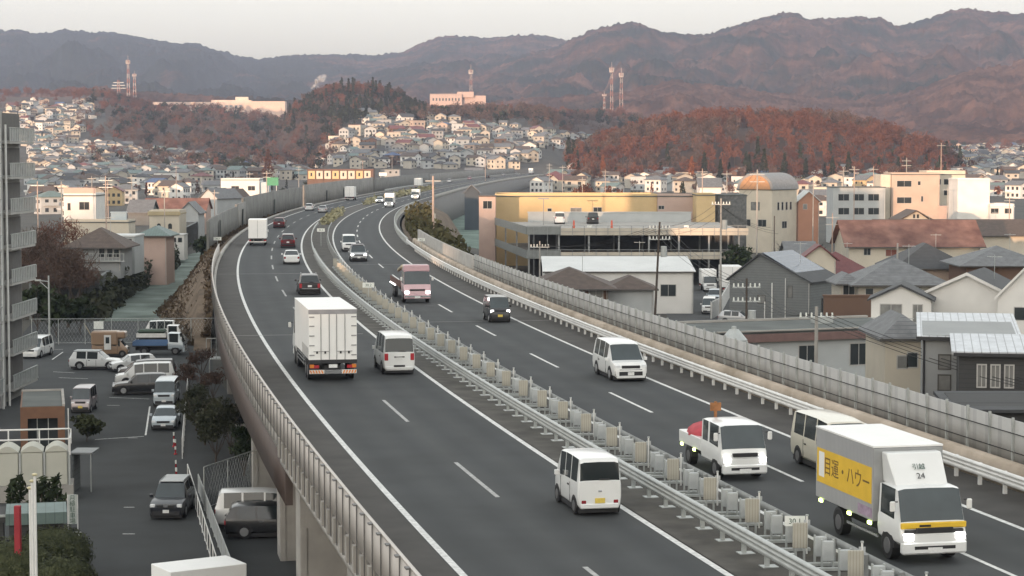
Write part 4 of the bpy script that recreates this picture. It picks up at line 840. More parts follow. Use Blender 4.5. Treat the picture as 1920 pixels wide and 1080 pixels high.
mb.box(-9.5,-5.4,-9.78,-9.7,4.4,4.46); mb.xf(Matrix.Rotation(R(9),4,'Z')); mb.build('railing', m_galv, b_)
h = building('tall white house at the picture edge with narrow windows', 'house', (48.2,182,0), 8.2, 8, 6.7, 'gable_y', 4.6, w_white, r_dark, rz=-17, wins=(('f',-2.6,1.4,.3,1.4),('f',-2.2,4.7,.9,1.1),('f',-2.6,3.0,.3,1.2)), ov=.3)
pxb('cream house with a dark red hipped roof', 'house', 1512, 1640, 517, 266, 9, 'hip', 3.0, wall=w_tan, rm=r_red, pwin=((1545,1552,500+20,530),), ov=.8)
h = pxb('cream gable wing under the dark red roof', 'annex', 1505, 1567, 487, 262, 3, 'gable_y', 2.0, wall=w_cream, rm=r_red, ov=.5)
pxb('tan house with a wide charcoal hip roof', 'house', 1686, 1812, 502, 262, 11, 'hip', 3.0, wall=w_tan, rm=r_dark, ov=1.0, pwin=((1700,1712,508,520),))
pxb('dark walled house with a flat grey hip roof at the right', 'house', 1812, 1960, 497, 250, 10, 'hip', 2.2, wall=w_brown, rm=r_grey, ov=1.0)
h = pxb('long cream hall under a rusty red gabled roof', 'hall', 1592, 1838, 462, 322, 14, 'gable_x', 4.0, wall=w_cream, rm=r_rust, pwin=((1661,1681,468,480,pm('rust brown door',(.2,.07,.05))),(1620,1632,466,478),(1700,1716,466,478)), ov=.8)
pxb('long dark roofed hall behind the rusty red roof', 'hall', 1655, 1990, 441, 352, 12, 'gable_x', 2.6, wall=w_cream, rm=r_brown, ov=.8)
pxb('small house with a cream gable and brown tiled roof behind the long halls', 'house', 1692, 1742, 412, 372, 8, 'gable_y', 1.8, wall=w_cream, rm=r_brown, ov=.9, pwin=((1712,1716,402,409),(1719,1723,402,409)))
pxb('grey shed roof house between the poles and the red roof', 'house', 1478, 1530, 478, 285, 7, 'gable_x', 1.8, wall=w_pgrey, rm=r_grey)
h = pxb('white warehouse with a shallow pale roof behind the screen', 'warehouse', 1022, 1300, 508, 246, 24, 'gable_x', 1.2, wall=w_white, rm=r_white, pwin=((1239,1267,534,555),), ov=.3)
h = pxb('low brown house with a wide brown hip roof beside the highway screen', 'house', 1000, 1140, 540, 218, 10, 'hip', 2.0, wall=w_brown, rm=r_brown, ov=1.0, pwin=((1072,1092,545,560,m_winw),(1105,1130,542,562,m_winw)))
pxb('small brown roofed annex between the low house and the warehouse window', 'annex', 1140, 1226, 541, 222, 7, 'hip', 1.3, wall=w_pgrey, rm=r_brown, ov=.5)
# ---------------- parking structure and the ochre hall ----------------
e = empty('parking_garage', (18.3,318,0), 0, 'open two storey parking garage of grey steel with a car deck on top', 'parking garage')
FX0, FX1, FY = 2.2-18.3, 35-18.3, -18
def deckpoly(z0, z1, name, mat): MB().prism([(FX0,FY),(FX1,FY),(FX1,28),(FX0-5.4,28)], z0, z1).build(name, mat, e)
for z in (3.9, 7.5): deckpoly(z, z+.35, 'deck', m_conc)
m_prt = pm('pale cream parapet panel', (.47,.43,.36), .7, .08, .6); m_stl = pm('grey painted steel', (.25,.26,.26), .6, .08, 2)
for z in (4.15, 7.7): 
    slabs(e, 'parapet', m_prt, [(FX0+5,FX1,FY-.12,FY,z-.3,z+.75)]); slabs(e, 'rail', m_stl, [(FX0,FX1,FY-.1,FY-.04,z+1.05,z+1.12),(FX0+5,FX1,FY-.18,FY-.12,z+.2,z+.26)])
    slabs(e, 'rail_post', m_stl, [(FX0+5+i*1.75-.04,FX0+5+i*1.75+.04,FY-.2,FY-.12,z-.4,z+1.1) for i in range(16)])
    slabs(e, 'mesh_panel', pm('grey mesh panel', (.20,.215,.21), .7, .1), [(FX0,FX0+5,FY-.1,FY-.04,z-.2,z+1.0)])
    mb = MB(); mb.add([(FX0-.1,FY,z-.2),(FX0-5.5,28,z-.2),(FX0-5.5,28,z+1.0),(FX0-.1,FY,z+1.0),(FX0,FY,z-.2),(FX0-5.4,28,z-.2),(FX0-5.4,28,z+1.0),(FX0,FY,z+1.0)], [(0,1,2,3),(4,7,6,5),(3,2,6,7),(0,4,5,1),(0,3,7,4),(1,5,6,2)]); mb.build('side_panel', pm('grey mesh panel', (.20,.215,.21)), e)
MB().box(FX0+.5,FX1-.3,FY+17,FY+17.3,.0,7.4).build('shade_backdrop', pm('garage interior shade', (.06,.06,.06), .9), e)  # added dark sheet; the garage's shaded interior is put into its colour
for i in range(8):
    for j in range(4):
        x = FX0+.3+i*4.45-(j*5.3/3 if i == 0 else 0); y = FY+.3+j*15
        MB().box(x-.13,x+.13,y-.13,y+.13,0,7.5).build('column', m_stl, e)
for z in (8.9,):
    for x in (7.5, -6.8): MB().box(x-.35,x+.35,FY-.22,FY-.16,z-.35,z-.05).build('sign_plate', m_signw, e)
for x0, nm in ((FX0+1, 0), (FX0+3, 1)): slabs(e, 'stair_rail', m_stl, [(x0,x0+.08,FY-.3,FY-.22,0,8.8)])
h = pxb('long yellow ochre hall above the parking deck', 'hall', 928, 1232, 369, 353, 14, wall=w_yel, rm=r_flat, z0=0, pwin=((1027,1034,391,396,m_win),(1070,1090,390,397,m_winw),(1113,1128,389,397)), name='ochre_hall', parapet=.3)
pxb('recessed dull ochre block in the middle of the yellow hall', 'building', 1233, 1306, 369, 352, 10, wall=w_pink, rm=r_flat, parapet=.2, pwin=((1225+10,1245,386,392),))
pxb('bright yellow stair block at the right end of the ochre hall', 'building', 1306, 1341, 367, 345, 8, wall=w_yel, rm=r_flat, parapet=.2)
pxb('cream annex with one window at the left end of the ochre hall', 'annex', 898, 929, 369, 343, 8, wall=w_pink, rm=r_brown, pwin=((906,922,377,391),))
h = pxb('white boundary wall along the back of the car deck', 'wall', 990, 1296, 399, 345, .3, z0=7.85, wall=w_pgrey, rm=w_pgrey)
pxb('open steel frame shed to the right of the ochre hall', 'shed', 1346, 1400, 367, 350, 10, wall=pm('dark mesh wall', (.12,.125,.125), .7, .3, 2), rm=r_flat)
v = car('van', 'white van parked on the top deck against the ochre hall', p_white, 'van'); v.location = (*D(1049,410,337).xy, 7.87)
v = car('minivan', 'black people carrier parked on the top deck', p_black, 'car'); v.location = (*D(1111,410,337).xy, 7.87)
mb = MB(); o = empty('lamp_post', D(1019,416,331)*1.0, 0, 'thin lamp post standing on the car deck', 'lamp post'); o.location.z = 7.85; mb.cyl((0,0,0),(0,0,4.2),.06,n=6); mb.build('post', m_stl, o); MB().box(-.9,.9,-.15,.15,4.2,4.4).build('lamp_head', m_stl, o)
for x, l in ((1076,'left'), (1147,'right')):
    o = empty('safety_cone', D(x,420,304), 0, 'orange warning post at the %s on the car deck edge' % ('white van' if x < 1100 else 'black people carrier'), 'warning post'); o.location.z = 7.87; MB().cyl((0,0,0),(0,0,1.6),.22,.12,n=8).build('post', pm('orange plastic', (.6,.12,.07), .5), o); MB().box(-.35,.35,-.35,.35,0,.12).build('foot', m_trim, o)
# ---------------- mid right town landmarks ----------------
q = D(1440,356,404); hz = q.z; ww = 3.8
h = building('cream building with a grey barrel vaulted roof and arched gable', 'building', (q.x, 404, 0), 7.6, 9.6, hz, 'flat', 0, w_cream, r_flat, rz=-38, name='vaulted_building', wins=(('f',0,8.4,1.9,1.5,m_winw,m_frd),('f',-1.9,5.2,1.6,1.3),('f',1.6,5.2,1.8,1.3),('r',-2.4,8.4,.7,1.5),('r',-.8,8.4,.7,1.5),('r',.8,8.4,.7,1.5),('r',2.4,8.4,.7,1.5),('r',0,4.8,1.8,1.3)))
mb = MB(); n = 14; pts = [(-ww*1.08*math.cos(math.pi*i/n), hz+.15+ww*.86*math.sin(math.pi*i/n)) for i in range(n+1)]
mb.ext(pts, -5.0, 5.1); mb.build('vault_roof', pm('grey vault roof', (.22,.225,.23), .6, .1), h, smooth=True, ang=30)
mb = MB(); mb.ext([(x*.86, hz+.15+(z-hz-.15)*.86) for x, z in pts], -5.06, -5.0); mb.build('vault_end', pm('ochre brown gable', (.38,.22,.12), .8, .1), h)
h = pxb('tan four storey apartment house with a sloped stair side', 'apartment house', 1672, 1762, 328, 448, 10, wall=w_tan, rm=r_flat, z0=0, pwin=((1682,1709,339,350),(1721,1726,340,347),(1682,1709,370,381),(1727,1731,368,378)), name='apartment_house', parapet=.3)
slabs(h, 'stair_side', w_pink, [(5.3,7.6,-4.9,4,-1,8)]); slabs(h, 'pale_bay', w_cream, [(-7.6,-5.4,-4.4,4,-1,14.9)])
pxb('pale upper apartment block with balconies behind the tan house', 'apartment house', 1738, 1810, 328, 462, 9, wall=w_cream, rm=r_flat, z0=0, pwin=((1752,1764,336,346),(1770,1786,336,346),(1790,1804,336,346),(1770,1786,356,366)), name='apartment_house', parapet=.8)
pxb('plain white windowless block tower', 'building', 1796, 1856, 338, 428, 9, wall=w_white, rm=r_white, z0=0, name='white_block', parapet=.2)
pxb('low white annex with a balcony beside the windowless white block', 'annex', 1857, 1902, 388, 426, 8, wall=w_white, rm=r_white, pwin=((1858,1872,391,400),(1884,1896,391,400)), parapet=.5)
pxb('grey three storey flats with long balconies between the vault and tan house', 'apartment house', 1562, 1660, 352, 440, 9, wall=w_pgrey, rm=r_flat, z0=0, pwin=((1572,1592,364,376),(1600,1620,364,376),(1628,1648,364,376),(1572,1592,390,402),(1600,1620,390,402),(1628,1648,390,402)), name='apartment_house')
pxb('small tan house with a white gable edge beside the vaulted building', 'house', 1497, 1536, 378, 405, 7, 'gable_y', 2.2, wall=w_terra, rm=r_white, pwin=((1506,1513,383,392,m_winw),))
pxb('white house with a grey gable roof above the steel shed', 'house', 1312, 1352, 350, 470, 8, 'gable_x', 2.0, wall=w_white, rm=r_grey)
# yard behind the screen
m_yard = pm('yard asphalt', (.055,.057,.058), .9, .2, .3, detail=8)
setting(MB().prism([tuple(P(x,y,0).xy) for x,y in ((1250,640),(1250,570),(1300,505),(1420,505),(1420,610),(1560,620),(1560,645))], -.2, .004).build('yard', m_yard))
v = car('van', 'white van parked in the yard beside a white hoarding', p_white, 'van'); park(v, 1330, 587, 172)
v = car('hatchback', 'silver car parked side on below the slate grey house', p_silver, 'car'); park(v, 1382, 607, 250)
v = car('suv', 'pale car half hidden by the pole in the yard', p_bluegrey, 'car'); park(v, 1340, 566, 175)
v = boxtruck('white box truck parked beside the warehouse in the yard', None, None, 6, 1.05, 3.0, False, lit=False); park(v, 1328, 545, 180)
v = boxtruck('white truck with a big plain box parked under the garage poles', None, None, 7, 1.4, 3.8, False, lit=False); park(v, 1368, 548, 0)
for pts, lab in ((((1353,585),(1377,540)), 'white hoarding fence on the right of the parked van'), (((1334,598),(1349,590)), 'short grey gate panel in front of the parked van')):
    a = P(*pts[0]); b = P(*pts[1]); d = (b-a); e = empty('hoarding', a, math.atan2(d.y, d.x), lab, 'fence'); MB().box(0,d.length,-.04,.04,0,2.0).build('panel', m_white, e)
    for i in range(int(d.length/1.8)+1): MB().box(i*1.8-.04,i*1.8+.04,.05,.13,0,2.1).build('post', m_galv, e)
# water tank on legs behind the screen
q = D(1376,640,128); e = empty('water_tank', (q.x,q.y,0), 0, 'small grey domed water tank on legs above the highway screen', 'water tank')
MB().cyl((0,0,7.0),(0,0,7.6),.85,.85,14).build('tank', m_galv, e, smooth=True); MB().cyl((0,0,7.6),(0,0,8.25),.85,.3,14).build('lid', m_galv, e, smooth=True); MB().cyl((0,0,8.25),(0,0,8.45),.18,.15,10).build('cap', m_galv, e)
for s in (-1,1):
    for t_ in (-1,1): MB().cyl((s*1.1,t_*1.1,0),(s*.7,t_*.7,7),.06,n=6).build('leg', m_galv, e)
MB().box(-1.1,1.1,-1.1,1.1,6.85,7.0).build('platform', m_galv, e)
# ================= left: lot, apartment block, tanks =================
m_lot = pm('parking lot asphalt', (.033,.036,.037), .92, .22, .25, detail=9)
setting(MB().prism([tuple(P(x,y,0).xy) for x,y in ((60,604),(395,604),(400,700),(520,860),(760,1500),(-200,1500),(-60,760))], -.3, .0).build('parking_lot', m_lot))
mb = MB()
def lotline(x0,y0,x1,y1,w=.12):
    a = P(x0,y0,.006); b = P(x1,y1,.006); d = (b-a).normalized(); n = Vector((-d.y,d.x,0))*w/2
    mb.add([a-n,b-n,b+n,a+n], [(0,1,2,3)])
for q in ((232,917+34,252,951),(230,1001,253,1001),(240,821,258,821),(273,816,281,762),(201,760,224,760),(205,745,280,748),(100,697,140,699),(110,708,165,710),(60,655,118,655),(98,674,118,660),(300,707,335,707),(290,683,330,684),(178,824,270,818)): lotline(*q)
setting(mb.build('parking_marking', m_mark))
setting(MB().prism([tuple(P(x,y,0).xy) for x,y in ((185,602),(232,562),(300,512),(345,480),(398,466),(400,500),(385,560),(375,602))], -.2, .03).build('frosty_field', m_frost))
setting(MB().prism([tuple(P(x,y,0).xy) for x,y in ((820,398),(925,396),(940,450),(900,468),(850,455),(820,430))], -.2, .03).build('green_field', pm('blue green winter field', (.08,.135,.115), .95, .25, .15, col2=(.16,.22,.18), detail=9)))
# ---- apartment block on the left edge ----
ap = empty('apartment_block', (-38.6,150,0), 0, 'tall grey apartment block with stacked balconies on the left edge', 'apartment block')
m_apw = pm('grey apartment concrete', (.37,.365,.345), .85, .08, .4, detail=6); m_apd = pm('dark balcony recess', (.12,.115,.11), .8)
MB().box(-18,-.9,-1.5,13,0,22.2).build('wall', m_apw, ap)
MB().box(-18,-1.2,-7.5,-1.6,0,20.4).build('lower_wing', m_apw, ap)
MB().box(-.95,-.3,3.2,5.0,0,22.6).build('stair_pillar', m_apw, ap)
for i in range(8):
    z = 1.2+2.72*i
    MB().box(-.92,-.86,-1.2,3.0,z+.2,z+2.3).build('recess_shade', m_apd, ap); MB().box(-.92,-.86,5.2,12.8,z+.2,z+2.3).build('recess_shade', m_apd, ap)  # flat sheets whose dark colour holds the shade behind the balconies
    for y0, y1, nm in ((-1.4,3.1,0), (5.1,12.9,1)):
        b = MB().box(-.9,.02+.25*nm,y0,y1,z-.1,z+.08).build('balcony', m_apw, ap)
        m2 = MB()
        for k in range(int((y1-y0)/.55)+1): y = y0+.1+k*.55; m2.box(-.03+.25*nm,.02+.25*nm,y,y+.3,z+.1,z+1.1)
        m2.box(-.05+.25*nm,.05+.25*nm,y0,y1,z+1.1,z+1.16); m2.build('railing', m_galv, b)
    MB().box(-1.18,-1.12,-7.2,-1.9,z+.1,z+1.4).build('window_band', m_win, ap)
for y in (-1.45, 3.15, 5.05): MB().cyl((-.05 if y > 0 else .1,y,0),(-.05 if y > 0 else .1,y,21.6),.09,n=8).build('drain_pipe', m_white, ap)
MB().box(-6,-1.15,-7.55,-7.5,15.5,20.4).build('terracotta_panel', w_terra, ap)
for z in (18.9, 16.1): MB().box(-.35,.6,-1.7,-1.6,z,z+.14).build('pipe_bracket', m_white, ap)
e = empty('entrance_porch', (-30.3,130,0), R(13), 'brown tiled entrance porch with a dark flat roof by the apartment block', 'porch')
w_br = pm('brown tile cladding', (.16,.08,.045), .6, .1, 2)
MB().box(-1.4,1.4,.1,9,2.3,3.05).build('canopy', w_br, e); MB().box(-1.3,1.3,.2,8.9,3.05,3.08).build('roof', r_flat, e)
slabs(e, 'side_column', w_br, [(-1.4,-.95,.1,.6,0,2.3)]); slabs(e, 'side_column', w_br, [(.95,1.4,.1,.6,0,2.3)]); MB().box(-.95,.95,1.0,1.06,0,2.3).build('glass_door', m_win, e)
for x in (-.35,.35): MB().box(x-.03,x+.03,.95,1.0,0,2.3).build('door_frame', m_galv, e)
MB().cyl((1.62,.2,0),(1.62,.2,2.9),.04,n=6).build('pipe', m_white, e); slabs(e, 'roof_curb', m_conc, [(1.25,1.42,.1,9,3.05,3.2),(-1.4,1.25,8.8,9,3.05,3.2)])
# ---- water tanks ----
e = empty('water_tank', (-26.6,112,0), R(11), 'row of cream panelled water tanks with a pipe railing near the lot entrance', 'water tank')
m_tank = pm('cream tank panel', (.46,.46,.40), .6, .06, .8)
MB().box(-3.5,2.1,-.2,2.2,0,.9).build('plinth', m_conc, e)
for i in range(4):
    x = -3.4+i*1.33; MB().box(x,x+1.2,0,2,.9,2.75).build('tank_panel', m_tank, e, bevel=.04); mb = MB(); mb.ext([(x-.02+1.24*t/8, 2.78+.34*math.sin(math.pi*t/8)) for t in range(9)], -.05, 2.05); mb.build('tank_top', m_tank, e)
mb = MB()
for p, q in (((-3.4,-.2,3.5),(1.9,-.2,3.5)),((1.95,-.2,3.5),(1.95,2.2,3.5)),((1.9,2.2,3.75),(-3.4,2.2,3.75))): mb.cyl(p, q, .05, n=6)
for x in (-3.4,-1.5,.2,1.95): mb.cyl((x,2.2,2.9),(x,2.2,3.75),.045,n=6)
mb.cyl((1.95,-.2,2.6),(1.95,-.2,3.5),.045,n=6); mb.build('pipe_railing', m_white, e)
for x in (-2.12,-.79,.54,1.9): MB().box(x-.05,x+.05,-.08,-.01,.9,2.75).build('tank_rib', m_galv, e)
# ---- flag poles ----
for px, py, Y in ((65,893,60),(60,905,60.8),(56,918,61.6)):
    p = D(px, py, Y); e = empty('flag_pole', (p.x,p.y,0), 0, {65:'tallest of three white flag poles',60:'middle one of three white flag poles',56:'shortest of three white flag poles'}[px]+' at the bottom left', 'flag pole', 'white flag poles')
    MB().cyl((0,0,0),(0,0,p.z),.055,.04,8).build('pole', m_white, e, smooth=True); m = MB(); m.ell((0,0,p.z+.05),(.09,.09,.05),8,5); m.build('finial', pm('pale gold', (.5,.45,.28), .4), e)
m_dkroof = pm('dull sheet roof', (.22,.23,.23), .6, .1)
# ---- gate house roofs, sign boards ----
e = empty('gate_shelter', (-21.8,92.0,0), R(13), 'low shelter with a pale green roof and red board behind the round bushes', 'shelter'); 
MB().box(-1.35,1.35,-1.2,1.6,3.0,3.12).build('roof', r_green, e); mb = MB(); mb.add([(-1.35,-1.2,2.6),(1.35,-1.2,2.6),(1.35,-1.25,3.1),(-1.35,-1.25,3.1)], [(0,1,2,3)]); mb.build('roof_edge', r_green, e)
MB().box(-1.2,1.2,-1.0,1.4,0,3.0).build('wall', w_black, e); MB().box(-.1,.45,-1.1,-1.04,1.2,2.2).build('red_board', pm('red board', (.30,.02,.03), .6), e); MB().box(.48,.62,-1.12,-1.04,.8,2.2).build('board_frame', m_beige, e)
e = empty('gate_shelter', (-24.2,91.5,0), R(13), 'black flat roof of the gate house with a glass skylight', 'gate house'); MB().box(-2,1.1,-1,1.6,2.7,3.0).build('roof', w_black, e); MB().box(-1.9,1.0,-.9,1.5,0,2.7).build('wall', w_black, e); MB().box(-2,.4,1.7,3.6,3.0,3.3).build('skylight', r_seam, e); MB().box(-2,1.1,-1.05,-.95,2.95,3.05).build('roof_edge', m_galv, e)
p = D(34,1030,86); e = empty('red_post', (p.x,p.y,0), 0, 'tall red post standing among the clipped bushes', 'post'); MB().box(-.13,.13,-.13,.13,0,4.3).build('post', pm('red board', (.30,.02,.03)), e, bevel=.02); MB().box(-.18,.18,-.18,.18,0,.2).build('base', m_conc, e)
def standsign(px, py, Y, h, w, label, body, bm_, z1):
    p = D(px, py, Y); e = empty('sign_board', (p.x,p.y,0), 0, label, 'sign'); 
    for s in (-1,1): MB().cyl((s*(w/2+.04),0,0),(s*(w/2+.04),0,z1+h),.03,n=6).build('post', m_white, e)
    b = MB().box(-w/2,w/2,-.04,.04,z1,z1+h).build('board', bm_, e)
    for i, ch in enumerate(body): text(ch, w*.75, (0,-.046,z1+h-(i+.6)*h/len(body)), (math.pi/2,0,0), m_ink, 'character', b, ext=.002)
standsign(143,985,93,1.35,.32,'white vertical name board beside the lot entrance','私有地・駐車場',m_signw,.5)
standsign(136,925,103,1.5,.42,'pale vertical notice board with a green pole beside the tanks','月極駐車場',pm('pale notice', (.42,.45,.43), .6),.4)
e = empty('carport', (-24.6,116,0), 0, 'small grey lean-to roof beside the water tanks', 'shed'); MB().box(-.7,.6,-1,1,2.2,2.3).build('roof', m_dkroof, e); MB().box(-.6,-.5,-.9,.9,0,2.2).build('wall', w_dgrey, e); MB().box(.45,.52,-.9,-.83,0,2.2).build('post', m_galv, e)
# ---- fences of the lot ----
def fence(pts, h, label, name='mesh_fence', z=0.0, step=2.6, top=True, mesh=True, mat=m_galv, slat=None, cat='fence'):
    P0 = Vector((pts[0][0], pts[0][1], z)); e = empty(name, P0, 0, label, cat)
    mb = MB(); pan = MB(); n = 0
    for a, b in zip(pts, pts[1:]):
        a = Vector((*a,0))-P0*1+Vector((0,0,z)); b = Vector((*b,0))-P0+Vector((0,0,z)); a.z = b.z = 0; L = (b-a).length; k = max(1, int(L/step)); d = (b-a)/k
        for i in range(k+1): q = a+d*i; MB().cyl(q, q+Vector((0,0,h)), .035, n=6).build('post', mat, e)
        mb.cyl(a+Vector((0,0,h)), b+Vector((0,0,h)), .03, n=6); mb.cyl(a+Vector((0,0,.15)), b+Vector((0,0,.15)), .02, n=6)
        if slat: pan.add([a+Vector((0,0,.1)),b+Vector((0,0,.1)),b+Vector((0,0,h-.05)),a+Vector((0,0,h-.05))], [(0,1,2,3)])
        elif mesh:
            nn = int(L/.35); u = (b-a)/nn
            for i in range(nn):
                q = a+u*i; pan.cyl(q+Vector((0,0,.15)), q+u*min(4,nn-i)*1.0+Vector((0,0,h)), .006, n=3, cap=False); pan.cyl(q+u*min(4,nn-i)+Vector((0,0,.15)), q+Vector((0,0,h)), .006, n=3, cap=False)
    mb.build('rail', mat, e)
    if pan.v: pan.build('mesh', slat or mat, e)
    return e
gx = lambda *q: [tuple(P(x,y,0).xy) for x,y in q]
fence(gx((60,646),(408,644)), 2.6, 'tall chain link fence along the far end of the parking lot')
fence(gx((383,958),(470,925),(545,905)), 2.4, 'chain link fence in front of the dark shrubs under the viaduct')
fence(gx((352,905),(405,1085)), 1.1, 'white pipe guard fence along the right side of the lane', name='pipe_fence', mesh=False, mat=m_white, step=2.2)
fence(gx((372,925),(432,1090)), 1.1, 'grey sheet fence behind the white pipe fence', name='sheet_fence', slat=m_gpan)
fence(gx((342,860),(352,740)), 1.3, 'white net fence beside the silver parked car', name='pipe_fence', mesh=False, mat=m_white)
q = P(186,640,0); e = empty('notice_board', (q.x,q.y-.2,0), 0, 'small white notice hanging on the lot fence', 'sign'); MB().box(-.5,.5,-.03,0,1.3,2.1).build('board', m_signw, e)
q = P(160,640,0); e = empty('leaning_pole', (q.x,q.y-.5,0), 0, 'wooden pole leaning against the lot fence', 'pole'); MB().cyl((0,0,1.9),(1.2,-.4,0),.06,n=6).build('pole', pm('bare wood', (.3,.25,.17), .8), e)
# lane lamp, marker posts
q = P(93,645,0); e = empty('lamp_post', q, 0, 'pale lamp post with a side arm at the far left corner of the lot', 'lamp post'); MB().cyl((0,0,0),(0,0,7.0),.11,.08,8).build('post', m_galv, e); mb = MB(); mb.cyl((0,0,6.4),(-1.1,0,6.5),.05,n=6); mb.cyl((0,0,5.6),(-.9,0,6.4),.04,n=6); mb.build('arm', m_galv, e); MB().box(-1.4,-.8,-.12,.12,6.45,6.6).build('lamp_head', m_galv, e)
for px, py in ((326,838),(329,852),(330,893),(331,908)):
    q = P(px, py, 0); e = empty('marker_post', q, 0, 'red and white flexible marker post along the lane', 'marker post', 'red and white marker posts'); 
    for i in range(4): MB().cyl((0,0,.1+i*.22),(0,0,.1+(i+1)*.22),.05,n=8).build('band', m_tl if i % 2 == 0 else m_signw, e)
    MB().cyl((0,0,0),(0,0,.1),.14,.1,8).build('foot', m_tl, e)
# ---- parked vehicles ----
v = car('suv', 'black sport utility driving along the lane towards the camera', p_navy, 'car', name='sport_utility', h=1.76, rack=True, roof=m_gpan); park(v, 311, 976, 180); v.location.y += 2.3
mb = MB(); mb.box(-.55,.55,2.29,2.33,.80,.86); mb.box(-.12,.12,2.3,2.335,.70,.84); mb.build('chrome_grille', m_chrome, v)
def parkc(v, x, y, hd, Y=None):
    p = P(x, y, 0); v.location = (p.x, p.y, .012); v.rotation_euler = (0,0,R(hd)); return v
parkc(car('sedan', 'silver parked car with a sloping bonnet behind the red marker posts', p_bluegrey), 312, 800, 184)
parkc(car('van', 'pale blue white van parked behind the silver car', p_bluegrey, 'van'), 313, 757, 184)
parkc(car('kei_van', 'rosy silver small van parked alone in the lot', p_rosy, 'van', plate=m_platey), 158, 770, 182)
parkc(car('suv', 'black car parked side on at the front of the parked row', p_black), 265, 738, 100)
parkc(car('minivan', 'white people carrier parked behind the black car', p_white), 272, 722, 100)
parkc(car('minivan', 'dark grey estate parked behind the white people carrier', p_grey, h=1.7), 276, 710, 100)
parkc(car('hatchback', 'white hatchback parked with its front to the left', p_white), 250, 695, 112)
parkc(car('suv', 'white off-roader with a grey roof parked side on in the lot', p_white, roof=m_gpan), 181, 692, 268)
parkc(car('minivan', 'white people carrier beside the apartment block balconies', p_white), 70, 668, 175)
v = car('suv', 'black hatchback with a red tail light parked against the pier', p_black, taillit=True); parkc(v, 508, 1004, 276)
v = car('minivan', 'white people carrier parked behind the black hatchback under the viaduct', p_white); parkc(v, 494, 986, 276)
# camper, flat trucks
e = car('kei_van', 'tan camper van with a white door in the back row of the lot', p_tan, 'camper van', name='camper_van', h=1.6, rim=m_rimd); MB().box(-.8,.8,-1.75,.8,1.1,2.45).build('camper_box', p_tan, e, bevel=.12); MB().box(-.75,.75,.6,1.5,1.75,2.4).build('camper_hood', p_tan, e, bevel=.12)
o = MB().box(.8,.84,-.5,.15,.7,2.1).build('camper_door', m_white, e); MB().box(.84,.85,-.35,0,1.3,1.9).build('pane', m_win, o); parkc(e, 208, 668, 272)
def flat(label, col, bed, L, x, y, hd, cabL=1.6, w=.95, h=2.1, group=None, tarp=None):
    e, f = truck(label, 'truck', group, col, w, L, cabL, h, .36, (-L*.28, L*.32), zl=1.25, lit=False, name='flatbed_truck')
    MB().box(-w,w,-f,f-cabL-.1,.8,.9).build('bed', m_trim, e)
    for s in (-1,1): MB().box(min(s*w,s*(w-.04)),max(s*w,s*(w-.04)),-f,f-cabL-.1,.9,1.32).build('side_board', bed, e)
    MB().box(-w,w,-f,-f+.04,.9,1.32).build('tail_board', bed, e)
    if tarp: mb = MB(); mb.box(-w*.98,w*.98,-f+.1,f-cabL-.25,1.3,1.65); mb.build('tarpaulin', tarp, e, bevel=.15)
    parkc(e, x, y, hd); return e
flat('blue sided flatbed truck with yellow lettering plates in the back row', p_bluegrey, p_blue, 5.0, 300, 664, 272)
flat('white flatbed truck with a dark green tarpaulin behind the blue truck', p_white, m_white, 4.7, 302, 648, 272, tarp=pm('dark green tarpaulin', (.05,.075,.055), .8))
parkc(car('kei_van', 'white small van in the last row beside the lot fence', p_white, 'van'), 300, 634, 92)
# truck roof at the bottom edge
e = boxtruck('white box truck whose pale roof shows at the bottom edge', None, None, 5.2, 1.0, 3.0, False, lit=False); p = P(330,1062,3.0); e.location = (p.x,p.y,0.01); e.rotation_euler = (0,0,R(122))
# under-viaduct steps, fence rails
e = empty('stair_platform', P(412,700,0), 0, 'small railed steel platform under the viaduct edge', 'platform')
MB().box(-1,1.6,-1,1,1.3,1.4).build('floor', m_galv, e)
for i in range(7): MB().cyl((-1+i*.43,-1,1.4),(-1+i*.43,-1,3.2),.03,n=5).build('post', m_galv, e)
MB().box(-1,1.6,-1.03,-.97,3.17,3.23).build('rail', m_galv, e); MB().cyl((2.0,-.5,0),(2.0,-.5,6.8),.05,n=6).build('mast', m_galv, e)
for s in (-.9,1.5): MB().cyl((s,0,0),(s,0,1.3),.06,n=6).build('leg', m_galv, e)
# ---------------- left houses ----------------
e = empty('retaining_wall', (-50,249,0), 0, 'dark grey retaining wall below the balcony houses beside the frosty field', 'wall')
a = P(186,588,0); b = P(290,505,0); c = P(372,452,0)
def wallseg(e, a, b, h, mat, th=.4):
    d = b-a; mb = MB().box(0,d.length,0,th,0,h); mb.xf(Matrix.Translation(a-e.location)@Matrix.Rotation(math.atan2(d.y,d.x),4,'Z')); return mb.build('wall_section', mat, e)
for p, q in ((P(60,600,0),a),(a,b),(b,c)): wallseg(e, p, q, 4.4, w_dgrey)
setting(MB().prism([tuple(P(x,y,0).xy) for x,y in ((60,600),(186,588),(290,505),(372,452),(372,440),(100,440),(-60,520),(-60,590))], 0, 4.3).build('terrace', m_ground))
h = pxb('grey house with a long railed balcony above the retaining wall', 'house', 130, 226, 463, 262, 8, 'hip', 2.4, z0=4.3, wall=w_grey, rm=r_brown, pwin=((186,196,466,482),(201,211,466,482),(214,223,468,482)), ov=.9)
mb = MB(); p = D(176,508,255); L = 4.6
mb.box(-.5*L-1,.5*L,-.6,0,0,.1); 
for i in range(12): mb.box(-.5*L-1+i*.5,-.5*L-.95+i*.5,-.6,-.55,.1,1.0)
mb.box(-.5*L-1,.5*L,-.62,-.54,1.0,1.06); o = mb.build('balcony', m_galv, h); o.location = (1.6,-4.0,1.2)
